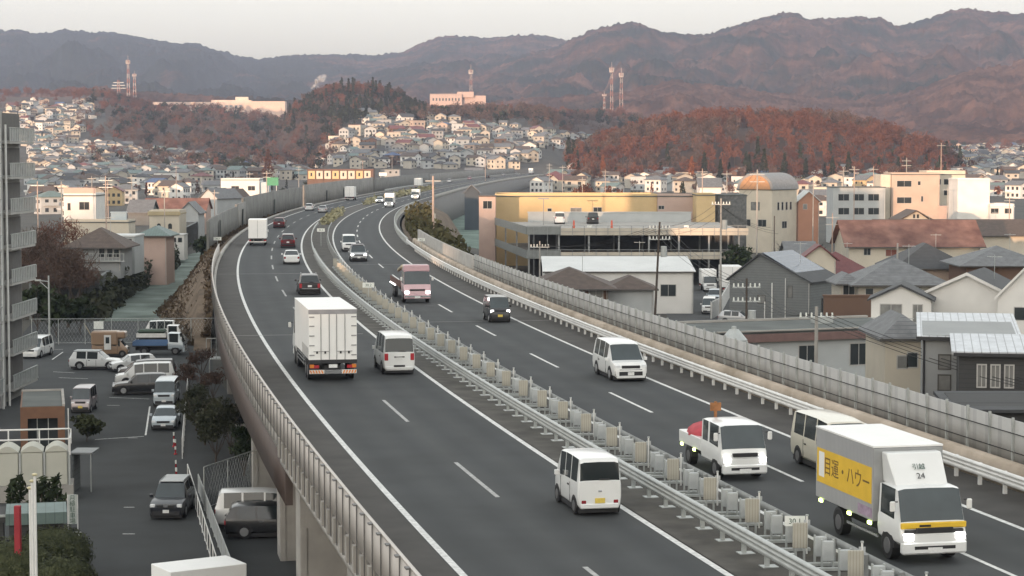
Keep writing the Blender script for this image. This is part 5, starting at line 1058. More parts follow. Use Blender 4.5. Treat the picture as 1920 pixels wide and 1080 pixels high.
pxb('grey house with a pale flat roof behind the balcony house', 'house', 201, 252, 444, 272, 7, z0=4.3, wall=w_pgrey, rm=r_white, pwin=((240,247,448,466),(225,231,452,462)))
pxb('reddish house with a grey green roof by the dark trees', 'house', 262, 312, 441, 300, 7, 'hip', 1.3, z0=0, wall=w_pink, rm=r_green, ov=.7)
h = pxb('white flat roofed house with a roof fence catching the sun', 'house', 119, 179, 368, 345, 8, z0=3, wall=w_white, rm=r_flat, parapet=.3, pwin=((149,167,379,393),(127,132,381,394),(128,132,411,415)))
slabs(h, 'roof_fence', w_pink, [(-2.7,2.7,-3.9,-3.8,9.6,10.7)])
pxb('lower cream yellow wing below the white flat roofed house', 'annex', 119, 241, 418, 335, 6, z0=2, wall=w_cream, rm=r_flat, parapet=.3, pwin=((188,196,431,439),))
pxb('pale blue hoarding board on the roof of the cream wing', 'hoarding', 208, 237, 399, 338, .3, z0=5.5, wall=w_ltblue, rm=w_ltblue)
h = pxb('cream house with two arched windows and a flat ochre cornice', 'house', 280, 336, 402, 372, 8, z0=2, wall=w_cream, rm=W('ochre cornice',(.42,.35,.22)), pwin=(), parapet=.6)
for x in (298,319):
    mb = MB(); ww = .35; mb.ext([(-ww,0),(ww,0)]+[(ww*math.cos(math.pi*i/8), .65+ww*math.sin(math.pi*i/8)) for i in range(9)], -.06, .02); o = mb.build('arched_window', m_win, h); q = D(x,429,372); o.location = (q.x-h.location.x, -4.0, q.z-2)
slabs(h, 'cornice', W('ochre cornice',(.42,.35,.22)), [(-3.0,3.0,-4.3,-4.05,6.2,6.9)])
pxb('white balcony house front below the arched window house', 'house', 316, 345, 441, 362, 4, z0=1.5, wall=w_white, rm=r_white, pwin=((322,330,446,454),(334,341,446,454)))
for i, (x0,x1,ye,Y,rz,wl,rm_,lab) in enumerate(((240,282,398,430,0,w_dgrey,r_grey,'dark blue grey roofed house left of the arched window house'),(270,385,392,492,0,w_pink,r_rust,'long house with a weathered reddish roof behind the arched windows'),(336,372,400,452,0,w_pgrey,r_grey,'narrow grey house with a steep roof beside the noise wall'),(384,420,372,520,-20,w_pgrey,r_grey,'first grey gabled house in the row beside the noise wall'),(402,436,372,540,-20,w_pgrey,r_grey,'second grey gabled house in the row beside the noise wall'),(420,452,372,560,-20,w_pgrey,r_brown,'third gabled house in the row beside the white block'))):
    pxb(lab, 'house', x0, x1, ye, Y, 9, 'gable_x' if i in (0,1) else 'gable_y', 2.6, z0=1, wall=wl, rm=rm_, rz=rz)
h = pxb('white three storey block catching the sun left of the highway bend', 'building', 414, 486, 338, 610, 10, wall=w_white, rm=r_flat, pwin=((434,448,349,357),(465,478,349,357),(465,476,374,381)), parapet=.4, name='white_block')
slabs(h, 'side_wing', w_ltblue, [(5.8,8.0,-4,5,-1,11)])  # pale blue puts the shade of the block's right face into colour
h = pxb('brown framed low apartment block with a row of cream bays', 'apartment house', 576, 700, 318, 840, 10, z0=3, wall=w_brown, rm=r_rust, name='apartment_house')
for i in range(8): slabs(h, 'bay', w_cream if i % 3 else w_yel, [(-13.2+i*3.3,-10.5+i*3.3,-5.25,-5.02,6.3,9.6)]); slabs(h, 'window', m_win, [(-12.3+i*3.3,-11.6+i*3.3,-5.32,-5.26,7.4,8.8)])
slabs(h, 'ground_canopy', w_white, [(-8.5,4.5,-6.5,-5.2,3.2,4.4)])
pxb('plain grey block with two small windows beside the brown framed apartments', 'building', 713, 749, 318, 850, 9, z0=3, wall=w_grey, rm=r_flat, pwin=((730,734,321,325),(741,745,321,325)), name='grey_block')
e = empty('road_sign', D(511,380,600).xy.to_3d(), 0, 'green overhead road sign beside the white sunlit block', 'sign'); e.location.z = ZR; MB().box(-1.8,1.8,-.08,0,2.6,5.0).build('board', pm('sign green', (.02,.22,.11), .5), e); 
for s in (-1.2,1.2): MB().cyl((s,.1,0),(s,.1,4.9),.1,n=6).build('post', m_galv, e)
e = empty('road_sign', D(718,345,740).xy.to_3d(), 0, 'white rectangular sign on posts left of the distant carriageway', 'sign'); e.location.z = ZR; MB().box(-1.4,1.4,-.08,0,4.0,5.2).build('board', m_signw, e); MB().cyl((-.8,.1,0),(-.8,.1,5.0),.1,n=6).build('post', m_galv, e); MB().cyl((.8,.1,0),(.8,.1,5.0),.1,n=6).build('post', m_galv, e)
# ================= far landmarks =================
def far(label, cat, x0, x1, yt, Y, d, ground_y, wall, rm, **k):
    p = D((x0+x1)/2, ground_y, Y); return pxb(label, cat, x0, x1, yt, Y, d, z0=p.z-2, wall=wall, rm=rm, **k)
h = far('long cream hilltop block with a wing of windows in the sun', 'building', 806, 866, 178, 2200, 30, 205, w_pink, r_flat, parapet=1.0, name='hilltop_block', pwin=[(811+6*i,814+6*i,184,189,m_win) for i in range(9)])
slabs(h, 'side_wing', w_pink, [(17,43,-8,8,-1,17)]); slabs(h, 'roof_room', w_pink, [(12,30,-12,0,15,21)])
h = far('long low sunlit complex of pale blocks on the left ridge', 'building', 286, 470, 193, 2550, 30, 214, W('peach wall', (.62,.47,.38)), r_white, parapet=1.0, name='ridge_complex', pwin=[(296+9*i,301+9*i,197,201,m_winw) for i in range(18)])
slabs(h, 'upper_block', W('peach wall', (.62,.47,.38)), [(10,60,0,14,8,20),(62,105,-20,0,-1,18),(70,100,-22,4,-6,10)]); slabs(h, 'roof_room', w_cream, [(40,56,2,10,20,24)])
def mast(label, px, yt, yb, Y, wd=3.2, kind='lattice', name='telecom_tower'):
    t = D(px, yt, Y); b = D(px, yb, Y); hh = t.z-b.z+8; e = empty(name, (t.x,Y,b.z-8), 0, label, 'tower')
    m_red = pm('tower red', (.33,.13,.09), .6, .1, 1); m_twh = pm('tower dull white', (.42,.36,.33), .6, .1, 1); mb = MB(); md = MB(); n = 9
    for i in range(n):
        z0, z1 = hh*i/n, hh*(i+1)/n; a0 = wd/2*(1-.55*i/n); a1 = wd/2*(1-.55*(i+1)/n); M_ = mb if i % 2 else md
        c0 = [(-a0,-a0),(a0,-a0),(a0,a0),(-a0,a0)]; c1 = [(-a1,-a1),(a1,-a1),(a1,a1),(-a1,a1)]
        for j in range(4):
            M_.cyl((*c0[j],z0),(*c1[j],z1),.24,n=4); M_.cyl((*c0[j],z0),(*c1[(j+1)%4],z1),.13,n=3)
    mb.build('white_section', m_twh, e); md.build('red_section', m_red, e)
    if kind == 'lattice':
        m2 = MB(); m2.cyl((0,0,hh*.9),(0,0,hh*.93),2.6,n=10); m2.cyl((0,0,hh),(0,0,hh*1.1),.25,n=5)
        for i in range(8): t_ = i*math.pi/4; m2.box(2.3*math.cos(t_)-.35,2.3*math.cos(t_)+.35,2.3*math.sin(t_)-.35,2.3*math.sin(t_)+.35,hh*.93,hh*.99)
        m2.build('antenna_ring', m_twh, e)
    else:
        m2 = MB()
        for z, L in ((.62,9),(.75,8),(.88,6.5)): m2.box(-L,L,-.3,.3,hh*z-.3,hh*z+.3)
        m2.build('cross_arm', m_galv, e)
mast('tall red and white telecom tower, tallest of the left ridge group', 240, 112, 178, 2350)
mast('shorter red and white telecom tower right of the tallest left ridge tower', 252, 138, 178, 2400, 3.6)
mast('power line pylon with three cross arms on the left ridge', 222, 150, 178, 2500, 4, 'pylon', 'power_pylon')
mast('red telecom tower rising behind the cream hilltop block', 883, 130, 205, 2230, 3.6)
mast('tallest of three red telecom towers on the right ridge', 1147, 126, 210, 2150)
mast('second tallest of three red telecom towers on the right ridge', 1165, 136, 212, 2200, 4)
mast('smallest of three red telecom towers on the right ridge', 1133, 176, 205, 2250, 2.4)
# smoke plume
p = D(586,165,2300); mb = MB()
for i in range(26):
    t = i/25; mb.ell((11*t+rnd.uniform(-2,2)*(1+t), rnd.uniform(-3,3), 12*t+rnd.uniform(-1.5,1.5)), tuple((1.0+1.9*t)*rnd.uniform(.6,1.2) for _ in range(3)), 8, 6, jit=.3)
m_st = bpy.data.materials.new('steam'); m_st.use_nodes = True; n_ = m_st.node_tree; b_ = n_.nodes['Principled BSDF']; b_.inputs['Base Color'].default_value = (.8,.8,.8,1); b_.inputs['Alpha'].default_value = .13; b_.inputs['Roughness'].default_value = 1
o = mb.build('steam_plume', m_st); o.location = p; tag(o, 'small white plume of steam rising behind the wooded knoll', 'steam', kind='stuff')
# ================= town fill: separate houses on every plot =================
STY = []
def proto(kind, w, d, h, rh, k):
    """shared meshes for one style: walls with their window holes, and the roof"""
    mw = wall_mesh(kind, w, d, h, rh)
    def win(x, z, ww, hh, face):
        if face == 'f': mw.box(x-ww/2,x+ww/2,-d/2-.04,-d/2+.05,z,z+hh,1)
        elif face == 'l': mw.box(-w/2-.04,-w/2+.05,x-ww/2,x+ww/2,z,z+hh,1)
        else: mw.box(w/2-.05,w/2+.04,x-ww/2,x+ww/2,z,z+hh,1)
    for z in ((.8,3.4) if h > 4 else (.9,)):
        for x in ((-w*.28,w*.22) if k % 2 else (-w*.3,0.02,w*.3)): win(x, z, 1.5 if k % 2 else 1.1, 1.2, 'f')
        for x in (-d*.2,d*.22): win(x, z, 1.0, 1.0, 'l'); win(x, z, .9, 1.0, 'r')
    if k % 3 == 0: mw.box(-w*.42,w*.1,-d/2-1.1,-d/2,2.7,2.85,0); mw.box(-w*.42,w*.1,-d/2-1.1,-d/2-1.02,2.85,3.7,0)
    if k % 3 == 1: mw.box(-w*.5-1.2,-w*.1,-d/2-1.4,-d/2,2.5,2.7,0)
    a = mw.build('wall', [w_white, m_win]); r = roof_mesh(kind, w, d, h, rh, .55); 
    if k % 4 == 2: r.cyl((w*.2,0,h+rh*.5),(w*.2,0,h+rh+2.2),.05,n=4); r.box(w*.2-.8,w*.2+.8,-.04,.04,h+rh+2.0,h+rh+2.08)
    b = r.build('roof', [r_grey]); return a, b
for k, (kd, w_, d_, h_, rh_) in enumerate((('hip',8.5,7,5.4,1.7),('gable_x',9,7,5.3,1.9),('gable_y',7,8,5.4,1.9),('hip',7.5,7.5,5.6,1.8),('gable_x',7.5,6.5,5.3,1.6),('gable_y',6.2,8,5.6,1.7),('hip',10,8,3.2,1.9),('gable_x',10,7.5,3.2,2.0),('flat',9,8,6.2,.2),('gable_y',8,9,5.2,2.3))): STY.append((kd, max(w_,d_), proto(kd, w_, d_, h_, rh_, k)))
WC = [('white',w_white,5),('cream',w_cream,5),('beige',w_beige,4),('grey',w_pgrey,3),('tan',w_tan,2),('brown',w_brown,1),('ochre',w_yel,1)]
RCs = [('grey',r_grey,5),('charcoal',r_dark,4),('brown',r_brown,4),('grey green',r_green,1),('red',r_red,1),('blue',r_blue,.5)]
def wpick(L): 
    t = rnd.uniform(0, sum(q[2] for q in L))
    for q in L:
        t -= q[2]
        if t <= 0: return q
    return L[-1]
KD = {'hip':'hipped','gable_x':'gabled','gable_y':'front gabled','flat':'flat'}
FILL = []; used_proto = set()
def road_u(p):
    s = sY(p.y); q = RP(s, 0); i = int((s+560)/2); return (p-q).x*PATH[i][2]+(p.y-q.y)*PATH[i][3]
def add_house(p, zone, rz=None, sc=1.0, styles=None, walls=None, roofs=None):
    k = rnd.choice(styles) if styles else rnd.randrange(len(STY)); kd, R_, (a, b) = STY[k]
    wn, wm, _ = wpick(walls or WC); rn, rm_, _ = wpick(roofs or RCs)
    e = empty('house', (p.x,p.y,p.z-.15), rnd.choice((0,0,.3,-.35,.6,-.6,1.2,-1.0))+rnd.uniform(-.12,.12) if rz is None else rz, None)
    e.scale = (sc*rnd.uniform(.9,1.1), sc*rnd.uniform(.92,1.1), sc*rnd.uniform(.92,1.1))
    for o, m in ((a, wm), (b, rm_)):
        if (k, o.name) in used_proto: c = o.copy(); COL.objects.link(c)
        else: c = o; used_proto.add((k, o.name))
        c.parent = e; c.material_slots[0].link = 'OBJECT'; c.material_slots[0].material = m
    tag(e, '%s house with %s %s roof %s' % (wn, rn, KD[kd], zone), 'house', 'houses '+zone); FILL.append((e, R_)); OCC.append((p.x, p.y, R_*.55*sc)); return e
def fill(n, poly, zone, gap=1.6, sc=1.0, Ymin=280, tries=9000, umin=17, **k):
    xs_ = [q[0] for q in poly]; ys_ = [q[1] for q in poly]; c = 0
    def inside(x, y):
        r = False; j = len(poly)-1
        for i in range(len(poly)):
            (xi,yi),(xj,yj) = poly[i], poly[j]
            if (yi > y) != (yj > y) and x < (xj-xi)*(y-yi)/(yj-yi)+xi: r = not r
            j = i
        return r
    for _ in range(tries):
        if c >= n: break
        x = rnd.uniform(min(xs_), max(xs_)); y = rnd.uniform(min(ys_), max(ys_))
        if not inside(x, y): continue
        p = hit(x, y, Ymin)
        u = road_u(p)
        if -24 < u < umin+3: continue
        if any((p.x-a)**2+(p.y-b)**2 < (r+5.0*sc+gap)**2 for a, b, r in OCC): continue
        add_house(p, zone, sc=sc, **k); c += 1
    return c
cnt = {}
OCC += [(P(x,y,0).x, P(x,y,0).y, 12) for x,y in ((870,420),(850,440),(890,405),(1340,560),(1360,540))]
two = [0,1,2,3,4,5,8,9]
cnt['hill'] = fill(84, [(588,312),(640,250),(690,218),(800,222),(900,240),(1010,258),(1100,268),(1085,300),(1000,316),(860,318),(700,316)], 'on the hillside', gap=-3.0, sc=1.12, Ymin=1180, styles=two, walls=[('white',w_white,3),('cream',w_cream,2),('beige',w_beige,4),('grey',w_pgrey,5),('tan',w_tan,2),('brown',w_brown,2),('dark grey',w_grey,3)])  # greyer wall mix; the shade on this hillside is put into the palette
cnt['nearleft'] = fill(28, [(70,372),(130,350),(400,345),(410,372),(300,382),(240,396),(70,420)], 'by the noise wall', gap=.4, Ymin=300)
cnt['left'] = fill(66, [(62,268),(250,285),(380,300),(560,318),(570,338),(410,338),(300,350),(62,372)], 'in the left valley', gap=-.4, Ymin=560, walls=[('white',w_white,3),('cream',w_cream,3),('beige',w_beige,4),('grey',w_pgrey,5),('tan',w_tan,1),('brown',w_brown,2),('dark grey',w_grey,3)], styles=[0,1,2,3,4,6,7,8])
cnt['ridge'] = fill(26, [(0,196),(180,194),(172,212),(130,240),(60,262),(0,262)], 'on the left ridge', gap=0, Ymin=1500, styles=two)
cnt['farright'] = fill(34, [(1785,272),(1920,266),(1920,338),(1850,335),(1770,300)], 'in the far town', gap=0, Ymin=1300, styles=two)
cnt['midright'] = fill(46, [(1085,348),(1180,344),(1400,338),(1620,336),(1920,332),(1920,372),(1560,372),(1300,366),(1085,366)], 'below the rust wood', gap=.4, Ymin=380)
cnt['mid'] = fill(14, [(860,338),(1080,326),(1090,362),(930,366),(900,360)], 'behind the ochre hall', gap=.4, Ymin=420)
cnt['nearright'] = fill(14, [(1500,378),(1920,376),(1920,412),(1500,412)], 'among the flats', gap=.2, Ymin=360)
# past the three hundred that show largest: the rest of the far roofs as one mass
def farmass(n, poly, Ymin, sc=1.0):
    global FILL
    keep = (list(FILL), list(OCC)); V = []; Q = []; MI = []; c = 0
    xs_ = [q[0] for q in poly]; ys_ = [q[1] for q in poly]; mb = MASS
    for _ in range(n*14):
        if c >= n: break
        x = rnd.uniform(min(xs_), max(xs_)); y = rnd.uniform(min(ys_), max(ys_)); ins = False; j = len(poly)-1
        for i in range(len(poly)):
            (xi,yi),(xj,yj) = poly[i], poly[j]
            if (yi > y) != (yj > y) and x < (xj-xi)*(y-yi)/(yj-yi)+xi: ins = not ins
            j = i
        if not ins: continue
        p = hit(x, y, Ymin); u = road_u(p)
        if -24 < u < 20 or any((p.x-a)**2+(p.y-b)**2 < (r+2.2)**2 for a, b, r in OCC): continue
        w, d, h = rnd.uniform(6,9)*sc, rnd.uniform(6,8)*sc, rnd.choice((5.2,5.4,3.2))*sc; kd = rnd.choice(('hip','gable_x','gable_y'))
        M = Matrix.Translation(p)@Matrix.Rotation(rnd.choice((0,.4,-.4,1.1,-.9))+rnd.uniform(-.1,.1),4,'Z')
        a = wall_mesh(kd, w, d, h, 1.7).xf(M); b = roof_mesh(kd, w, d, h, 1.7, .5).xf(M); mb.add(a.v, a.f, rnd.choice((0,1,2,2,3,3)))
        q = MB()
        for xx in (-w*.27,w*.25):
            for zz in ((.8,3.3) if h > 4 else (.9,)): q.box(xx-.6,xx+.6,-d/2-.04,-d/2+.02,zz,zz+1.1)
        q.xf(M); mb.add(q.v, q.f, 4); mb.add(b.v, b.f, rnd.choice((5,5,6,6,7,8))); OCC.append((p.x,p.y,4.0)); c += 1
    return c
MASS = MB()
m0 = farmass(60, [(0,196),(170,192),(180,215),(140,262),(62,275),(0,275)], 1300)
m1 = farmass(300, [(62,262),(250,280),(400,300),(570,318),(570,338),(410,336),(300,345),(62,360)], 560)
m2 = farmass(140, [(1770,268),(1940,262),(1940,338),(1850,335),(1765,300)], 1300)
m3 = farmass(130, [(590,312),(640,300),(690,222),(800,222),(1010,250),(1110,262),(1115,296),(1090,318),(860,318)], 1180, .9)
m4 = farmass(60, [(1085,340),(1400,334),(1920,330),(1920,365),(1085,362)], 420)
o = MASS.build('distant_houses', [w_white, w_cream, w_pgrey, w_beige, m_win, r_grey, r_dark, r_brown, r_green]); tag(o, 'remaining small houses packed between the larger ones across the valley', 'houses', kind='stuff')
print('MASS', m1, m2, m3, m4)
print('HOUSES', cnt, sum(cnt.values()))
# dark gabled shed in front of the retaining bank
pxb('dark blue gabled shed in front of the ribbed retaining wall', 'shed', 871, 898, 362, 520, 9, 'gable_y', 2.2, wall=W('dark blue grey wall',(.06,.075,.09)), rm=r_grey)
# ================= trees =================
m_rust = pm('rust twigs', (.115,.046,.029), .95, .25, .08, col2=(.175,.075,.048), spec=.1); m_twig = pm('brown twigs', (.085,.058,.046), .95, .3, .15, col2=(.15,.10,.08), spec=.1)
m_cedar = pm('dark cedar foliage', (.016,.024,.015), .95, .35, .2, col2=(.035,.045,.026), spec=.1); m_ever = pm('evergreen foliage', (.022,.034,.018), .9, .35, .5, col2=(.05,.065,.032), spec=.15)
m_olive = pm('olive foliage', (.075,.075,.035), .95, .3, .4, col2=(.11,.10,.05), spec=.1); m_bark = pm('bark', (.075,.06,.05), .95, .25, 2); m_orangef = pm('orange brown foliage', (.20,.075,.035), .95, .3, .3, spec=.1)
m_hedge = pm('clipped bush foliage', (.040,.050,.025), .9, .3, 2.5, col2=(.085,.092,.048), spec=.15)
def leafcloud(n, rx, ry, rz, cz, size, seed, kind='dome', asp=.55, clumps=9):
    """n small leaf or twig faces through the crown's volume, gathered in uneven clumps"""
    r = np.random.RandomState(seed)
    if kind == 'cone':
        t = r.rand(n)**.7; ang = r.rand(n)*2*np.pi; lay = np.floor(t*9)/9; rad = (1-t)*(.55+.45*r.rand(n))*(1+.25*np.sin(lay*40))+.03
        c = np.stack([rx*rad*np.cos(ang), ry*rad*np.sin(ang), cz-rz+2*rz*t-.12*rad*rz], -1)
    else:
        cc = r.randn(clumps, 3); cc /= np.linalg.norm(cc, axis=1)[:,None]; cc *= (.35+.4*r.rand(clumps))[:,None]; cs = .28+.25*r.rand(clumps)
        k = r.randint(0, clumps, n); q = r.randn(n, 3); q /= np.linalg.norm(q, axis=1)[:,None]; q *= (r.rand(n)**.4)[:,None]
        c = cc[k]+q*cs[k][:,None]
        if kind == 'dome': c[:,2] = np.where(c[:,2] < -.45, -.45+.3*(c[:,2]+.45), c[:,2])
        c = c*np.array([rx, ry, rz])+np.array([0,0,cz])
    a = r.randn(n, 3); a[:,2] += (.9 if kind == 'dome' else -.3); a /= np.linalg.norm(a, axis=1)[:,None]
    b = np.cross(a, r.randn(n, 3)); b /= np.linalg.norm(b, axis=1)[:,None]+1e-6; s = size*(.5+r.rand(n))[:,None]
    V = np.stack([c-a*s-b*s*asp*.4, c-a*s*.3+b*s*asp, c+a*s+b*s*asp*.2, c+a*s*.2-b*s*asp], 1).reshape(-1,3)
    return V, np.arange(4*n).reshape(-1,4)
def leafshell(n, rx, ry, rz, cz, size, seed):
    r = np.random.RandomState(seed); q = r.randn(n,3); q /= np.linalg.norm(q,axis=1)[:,None]; d = q*np.array([rx,ry,rz])*(1+.05*r.randn(n))[:,None]+np.array([0,0,cz]); d[:,2] = np.maximum(d[:,2], .05)
    a = np.cross(q, r.randn(n,3)); a /= np.linalg.norm(a,axis=1)[:,None]; b = np.cross(q, a)+.5*q*r.randn(n,1); s = size*(.6+.8*r.rand(n))[:,None]
    return np.stack([d-a*s,d+b*s*.6,d+a*s,d-b*s*.6],1).reshape(-1,3), np.arange(4*n).reshape(-1,4)
TPL = {'bare': [leafcloud(190, 4.9, 4.9, 4.4, 7.8, .72, 20+i, 'dome', .3, 10) for i in range(5)], 'cedar': [leafcloud(110, 2.6, 2.6, 6.6, 7.6, 1.0, 40+i, 'cone', .5) for i in range(3)], 'round': [leafcloud(120, 4.2, 4.2, 4.4, 6.4, .95, 60+i, 'blob', .6, 10) for i in range(4)]}
def forest(name, label, trees, mats):
    """trees: (x, y, z, scale, kind, material index)"""
    Vs, Qs, Ms, off = [], [], [], 0
    for x, y, z, sc, kd, mi in trees:
        V, Q = TPL[kd][rnd.randrange(len(TPL[kd]))]; t = rnd.uniform(0, 6.28); c, s = math.cos(t)*sc, math.sin(t)*sc
        W_ = np.stack([V[:,0]*c-V[:,1]*s+x, V[:,0]*s+V[:,1]*c+y, V[:,2]*sc*rnd.uniform(.85,1.15)+z], -1)
        Vs.append(W_); Qs.append(Q+off); Ms.append(np.full(len(Q), mi)); off += len(V)
        tr = MB().cyl((x,y,z-1),(x,y,z+6.5*sc),.28*sc,.1*sc,4,cap=False); Vs.append(np.array([tuple(q) for q in tr.v])); Qs.append(np.array(tr.f)+off); Ms.append(np.full(len(tr.f), len(mats)-1)); off += len(tr.v)
    o = npmesh(name, np.concatenate(Vs), np.concatenate(Qs), mats, np.concatenate(Ms)); tag(o, label, 'wood', kind='stuff'); return o
def scatter(n, fpx, Yr, gap, dens=None, tries=60000):
    """points whose ground stands at picture column range and distance range"""
    out = []; grid = {}
    for _ in range(tries):
        if len(out) >= n: break
        Y = rnd.uniform(*Yr); px = rnd.uniform(*fpx); X = (px-960)/F*Y; z = float(H(X, Y))
        if dens and rnd.random() > dens(px, Y, X, z): continue
        g = (int(X/gap), int(Y/gap))
        if g in grid: continue
        grid[g] = 1
        if any(abs(X-a) < r+2 and abs(Y-b) < r+2 for a, b, r in OCC): continue
        out.append((X, Y, z))
    return out
# rust coloured wood on the right hill
T = []
for X, Y, z in scatter(1450, (1062,1850), (1030,1420), 5.2, lambda px,Y,X,z: 1 if (z > 9 and px < 1800) or (1072 < px < 1780 and Y > 1040) else .05):
    cd = rnd.random() < (.0 if z > 14 else .10); T.append((X, Y, z, rnd.uniform(.75,1.1)*(1.0 if z > 12 else .85), 'cedar' if cd else 'bare', 1 if cd else (2 if fbm(X/40,Y/40,77,3) > .54 else 0)))
forest('rust_woodland', 'broad rust coloured winter wood covering the hill on the right', T, [m_rust, m_cedar, m_twig, m_bark])
# dark wooded knoll left of the hillside houses
T = []
for X, Y, z in scatter(620, (535,800), (1560,1960), 5.6, lambda px,Y,X,z: 1 if z > 34 else .25):
    top = z > 62; cd = rnd.random() < (.35 if top else .8); T.append((X, Y, z, rnd.uniform(.8,1.2), 'cedar' if cd and rnd.random() < .5 else ('round' if cd else 'bare'), 1 if cd else (0 if rnd.random() < .6 else 2)))
forest('knoll_woodland', 'dark evergreen and rust wood on the knoll left of the hillside houses', T, [m_rust, m_cedar, m_twig, m_bark])
# wooded ridge behind the hillside houses
T = []
for X, Y, z in scatter(1050, (780,1290), (1500,2080), 8, lambda px,Y,X,z: 1 if (z > 42 and Y > 1560) or px > 1100 else .25):
    cd = rnd.random() < .28; T.append((X, Y, z, rnd.uniform(.8,1.15), 'round' if cd else 'bare', 1 if cd else (0 if z > 50 else 2)))
forest('ridge_woodland', 'greyish rust wood on the ridge behind the hillside houses', T, [m_rust, m_cedar, m_twig, m_bark])
# left slope woods
T = []
for X, Y, z in scatter(1150, (150,640), (1380,2500), 8, lambda px,Y,X,z: 0 if (270 < px < 545 and Y > 2180) else 1 if px > 195+70*(2200-Y)/800 else .45):
    cd = rnd.random() < (.42 if px_(X,Y) > 380 else .15) if False else rnd.random() < .3; T.append((X, Y, z, rnd.uniform(.75,1.15), 'round' if cd else 'bare', 1 if cd else (0 if rnd.random() < (.8 if z > 52 else .2) else 2)))
for X, Y, z in scatter(90, (-40,200), (1900,2600), 11, lambda px,Y,X,z: 1): T.append((X, Y, z, rnd.uniform(.8,1.1), 'bare', 0))
forest('slope_woodland', 'brownish winter wood on the slope below the left ridge', T, [m_rust, m_cedar, m_twig, m_bark])
# far right wood edge
T = []
for X, Y, z in scatter(260, (1500,2000), (1900,2500), 9): 
    cd = rnd.random() < .4; T.append((X, Y, z, rnd.uniform(.8,1.1), 'round' if cd else 'bare', 1 if cd else 0))
forest('far_woodland', 'mixed wood behind the far town at the right edge', T, [m_rust, m_cedar, m_twig, m_bark])
# garden greenery between the houses
T = []
for (xa,xb,ya,yb,n) in ((60,590,290,380,110),(1080,1920,335,372,60),(590,1110,232,318,130),(1780,1920,270,335,26),(0,170,200,262,16)):
    for _ in range(n):
        p = hit(rnd.uniform(xa,xb), rnd.uniform(ya,yb), 320)
        if -20 < road_u(p) < 18: continue
        T.append((p.x, p.y, p.z, rnd.uniform(.28,.55), rnd.choice(('round','round','bare','cedar')), rnd.choice((1,1,2,0))))
forest('garden_greenery', 'small garden trees and shrubs between the town houses', T, [m_rust, m_cedar, m_twig, m_bark])
# ---- single trees ----
def tree(label, p, hgt, kind, mat, spread=None, n=900, size=.34, cat='tree', name=None, group=None, trunk=True, limbs=5, seed=1, asp=.3, bare=.4):
    e = empty(name or ('bare_tree' if kind == 'dome' else 'conifer' if kind == 'cone' else 'evergreen_tree'), p, 0, label, cat, group); rx = spread or hgt*.36
    rz = hgt*(.36 if kind != 'cone' else .46); cz = hgt-rz
    if trunk:
        mb = MB(); mb.cyl((0,0,-.3),(0,0,hgt*bare),hgt*.022,hgt*.014,7); r = random.Random(seed)
        if kind != 'cone':
            for i in range(limbs):
                t = i*2*math.pi/limbs+r.uniform(-.4,.4); a = Vector((0,0,hgt*(bare-.12*r.random()))); b = Vector((rx*.55*math.cos(t), rx*.55*math.sin(t), cz+rz*r.uniform(-.1,.35))); c = b+Vector((rx*.3*math.cos(t+r.uniform(-.7,.7)), rx*.3*math.sin(t), rz*.45))
                mb.cyl(a,b,hgt*.010,hgt*.006,5); mb.cyl(b,c,hgt*.006,hgt*.003,4)
                for j in range(3): dd = b.lerp(c, r.random()); mb.cyl(dd, dd+Vector((r.uniform(-1,1)*rx*.3, r.uniform(-1,1)*rx*.3, rz*.35)), hgt*.004, hgt*.0015, 3)
        else: mb.cyl((0,0,hgt*bare),(0,0,hgt*.93),hgt*.014,hgt*.003,6)
        mb.build('trunk', m_bark, e)
    V, Q = leafcloud(n, rx, rx, rz, cz, size, seed, kind, asp, 11); npmesh('crown', V, Q, mat, parent=e); return e
for i, (px, py, Y, hg, mt, k) in enumerate(((95,600,232,10.5,m_twig,'dome'),(128,600,226,10.0,m_twig,'dome'),(146,600,240,8.6,m_twig,'dome'),(75,600,250,11.5,m_twig,'dome'),(48,600,258,9.5,m_twig,'dome'),(116,590,285,10.5,m_rust,'dome'))):
    q = D(px, 600, Y); tree(('bare reddish brown tree in the thicket beyond the lot fence','bare brown tree beside the notice on the lot fence','low bare tree in front of the dark retaining wall','tall bare tree beside the apartment block','bare tree half behind the apartment balconies','rust tinted bare tree behind the thicket')[i], (q.x,Y,0), hg, k, mt, hg*.40, 2600, .30, seed=70+i, asp=.14, bare=.2)
for i, (px, Y, hg, lab) in enumerate(((105,214,4.6,'dark evergreen shrub left of the notice on the lot fence'),(150,218,4.0,'dark evergreen shrub behind the lot fence notice'),(70,222,5.2,'dark evergreen tree beside the pale lamp post'),(250,318,6.0,'dark bushy evergreen by the reddish house'),(395,330,5.5,'rounded dark evergreen below the noise wall end'),(300,345,5,'dark tree beside the arched window house'))):
    q = D(px, 600, Y); tree(lab, (q.x,Y,0 if i < 3 else 1), hg, 'blob', m_ever, hg*.5, 900, .3, name='evergreen_shrub' if hg < 4.8 else None, seed=90+i, trunk=True, bare=.15, asp=.6)
q = hit(503,338,900); tree('orange brown conical tree standing above the left valley roofs', (q.x,q.y,q.z), 17, 'cone', m_orangef, 4.2, 900, .8, seed=3, bare=.08)
q = hit(448,332,900); tree('broad olive coloured tree above the white sunlit block', (q.x,q.y,q.z), 12, 'blob', m_olive, 9, 900, .9, seed=5, bare=.15)
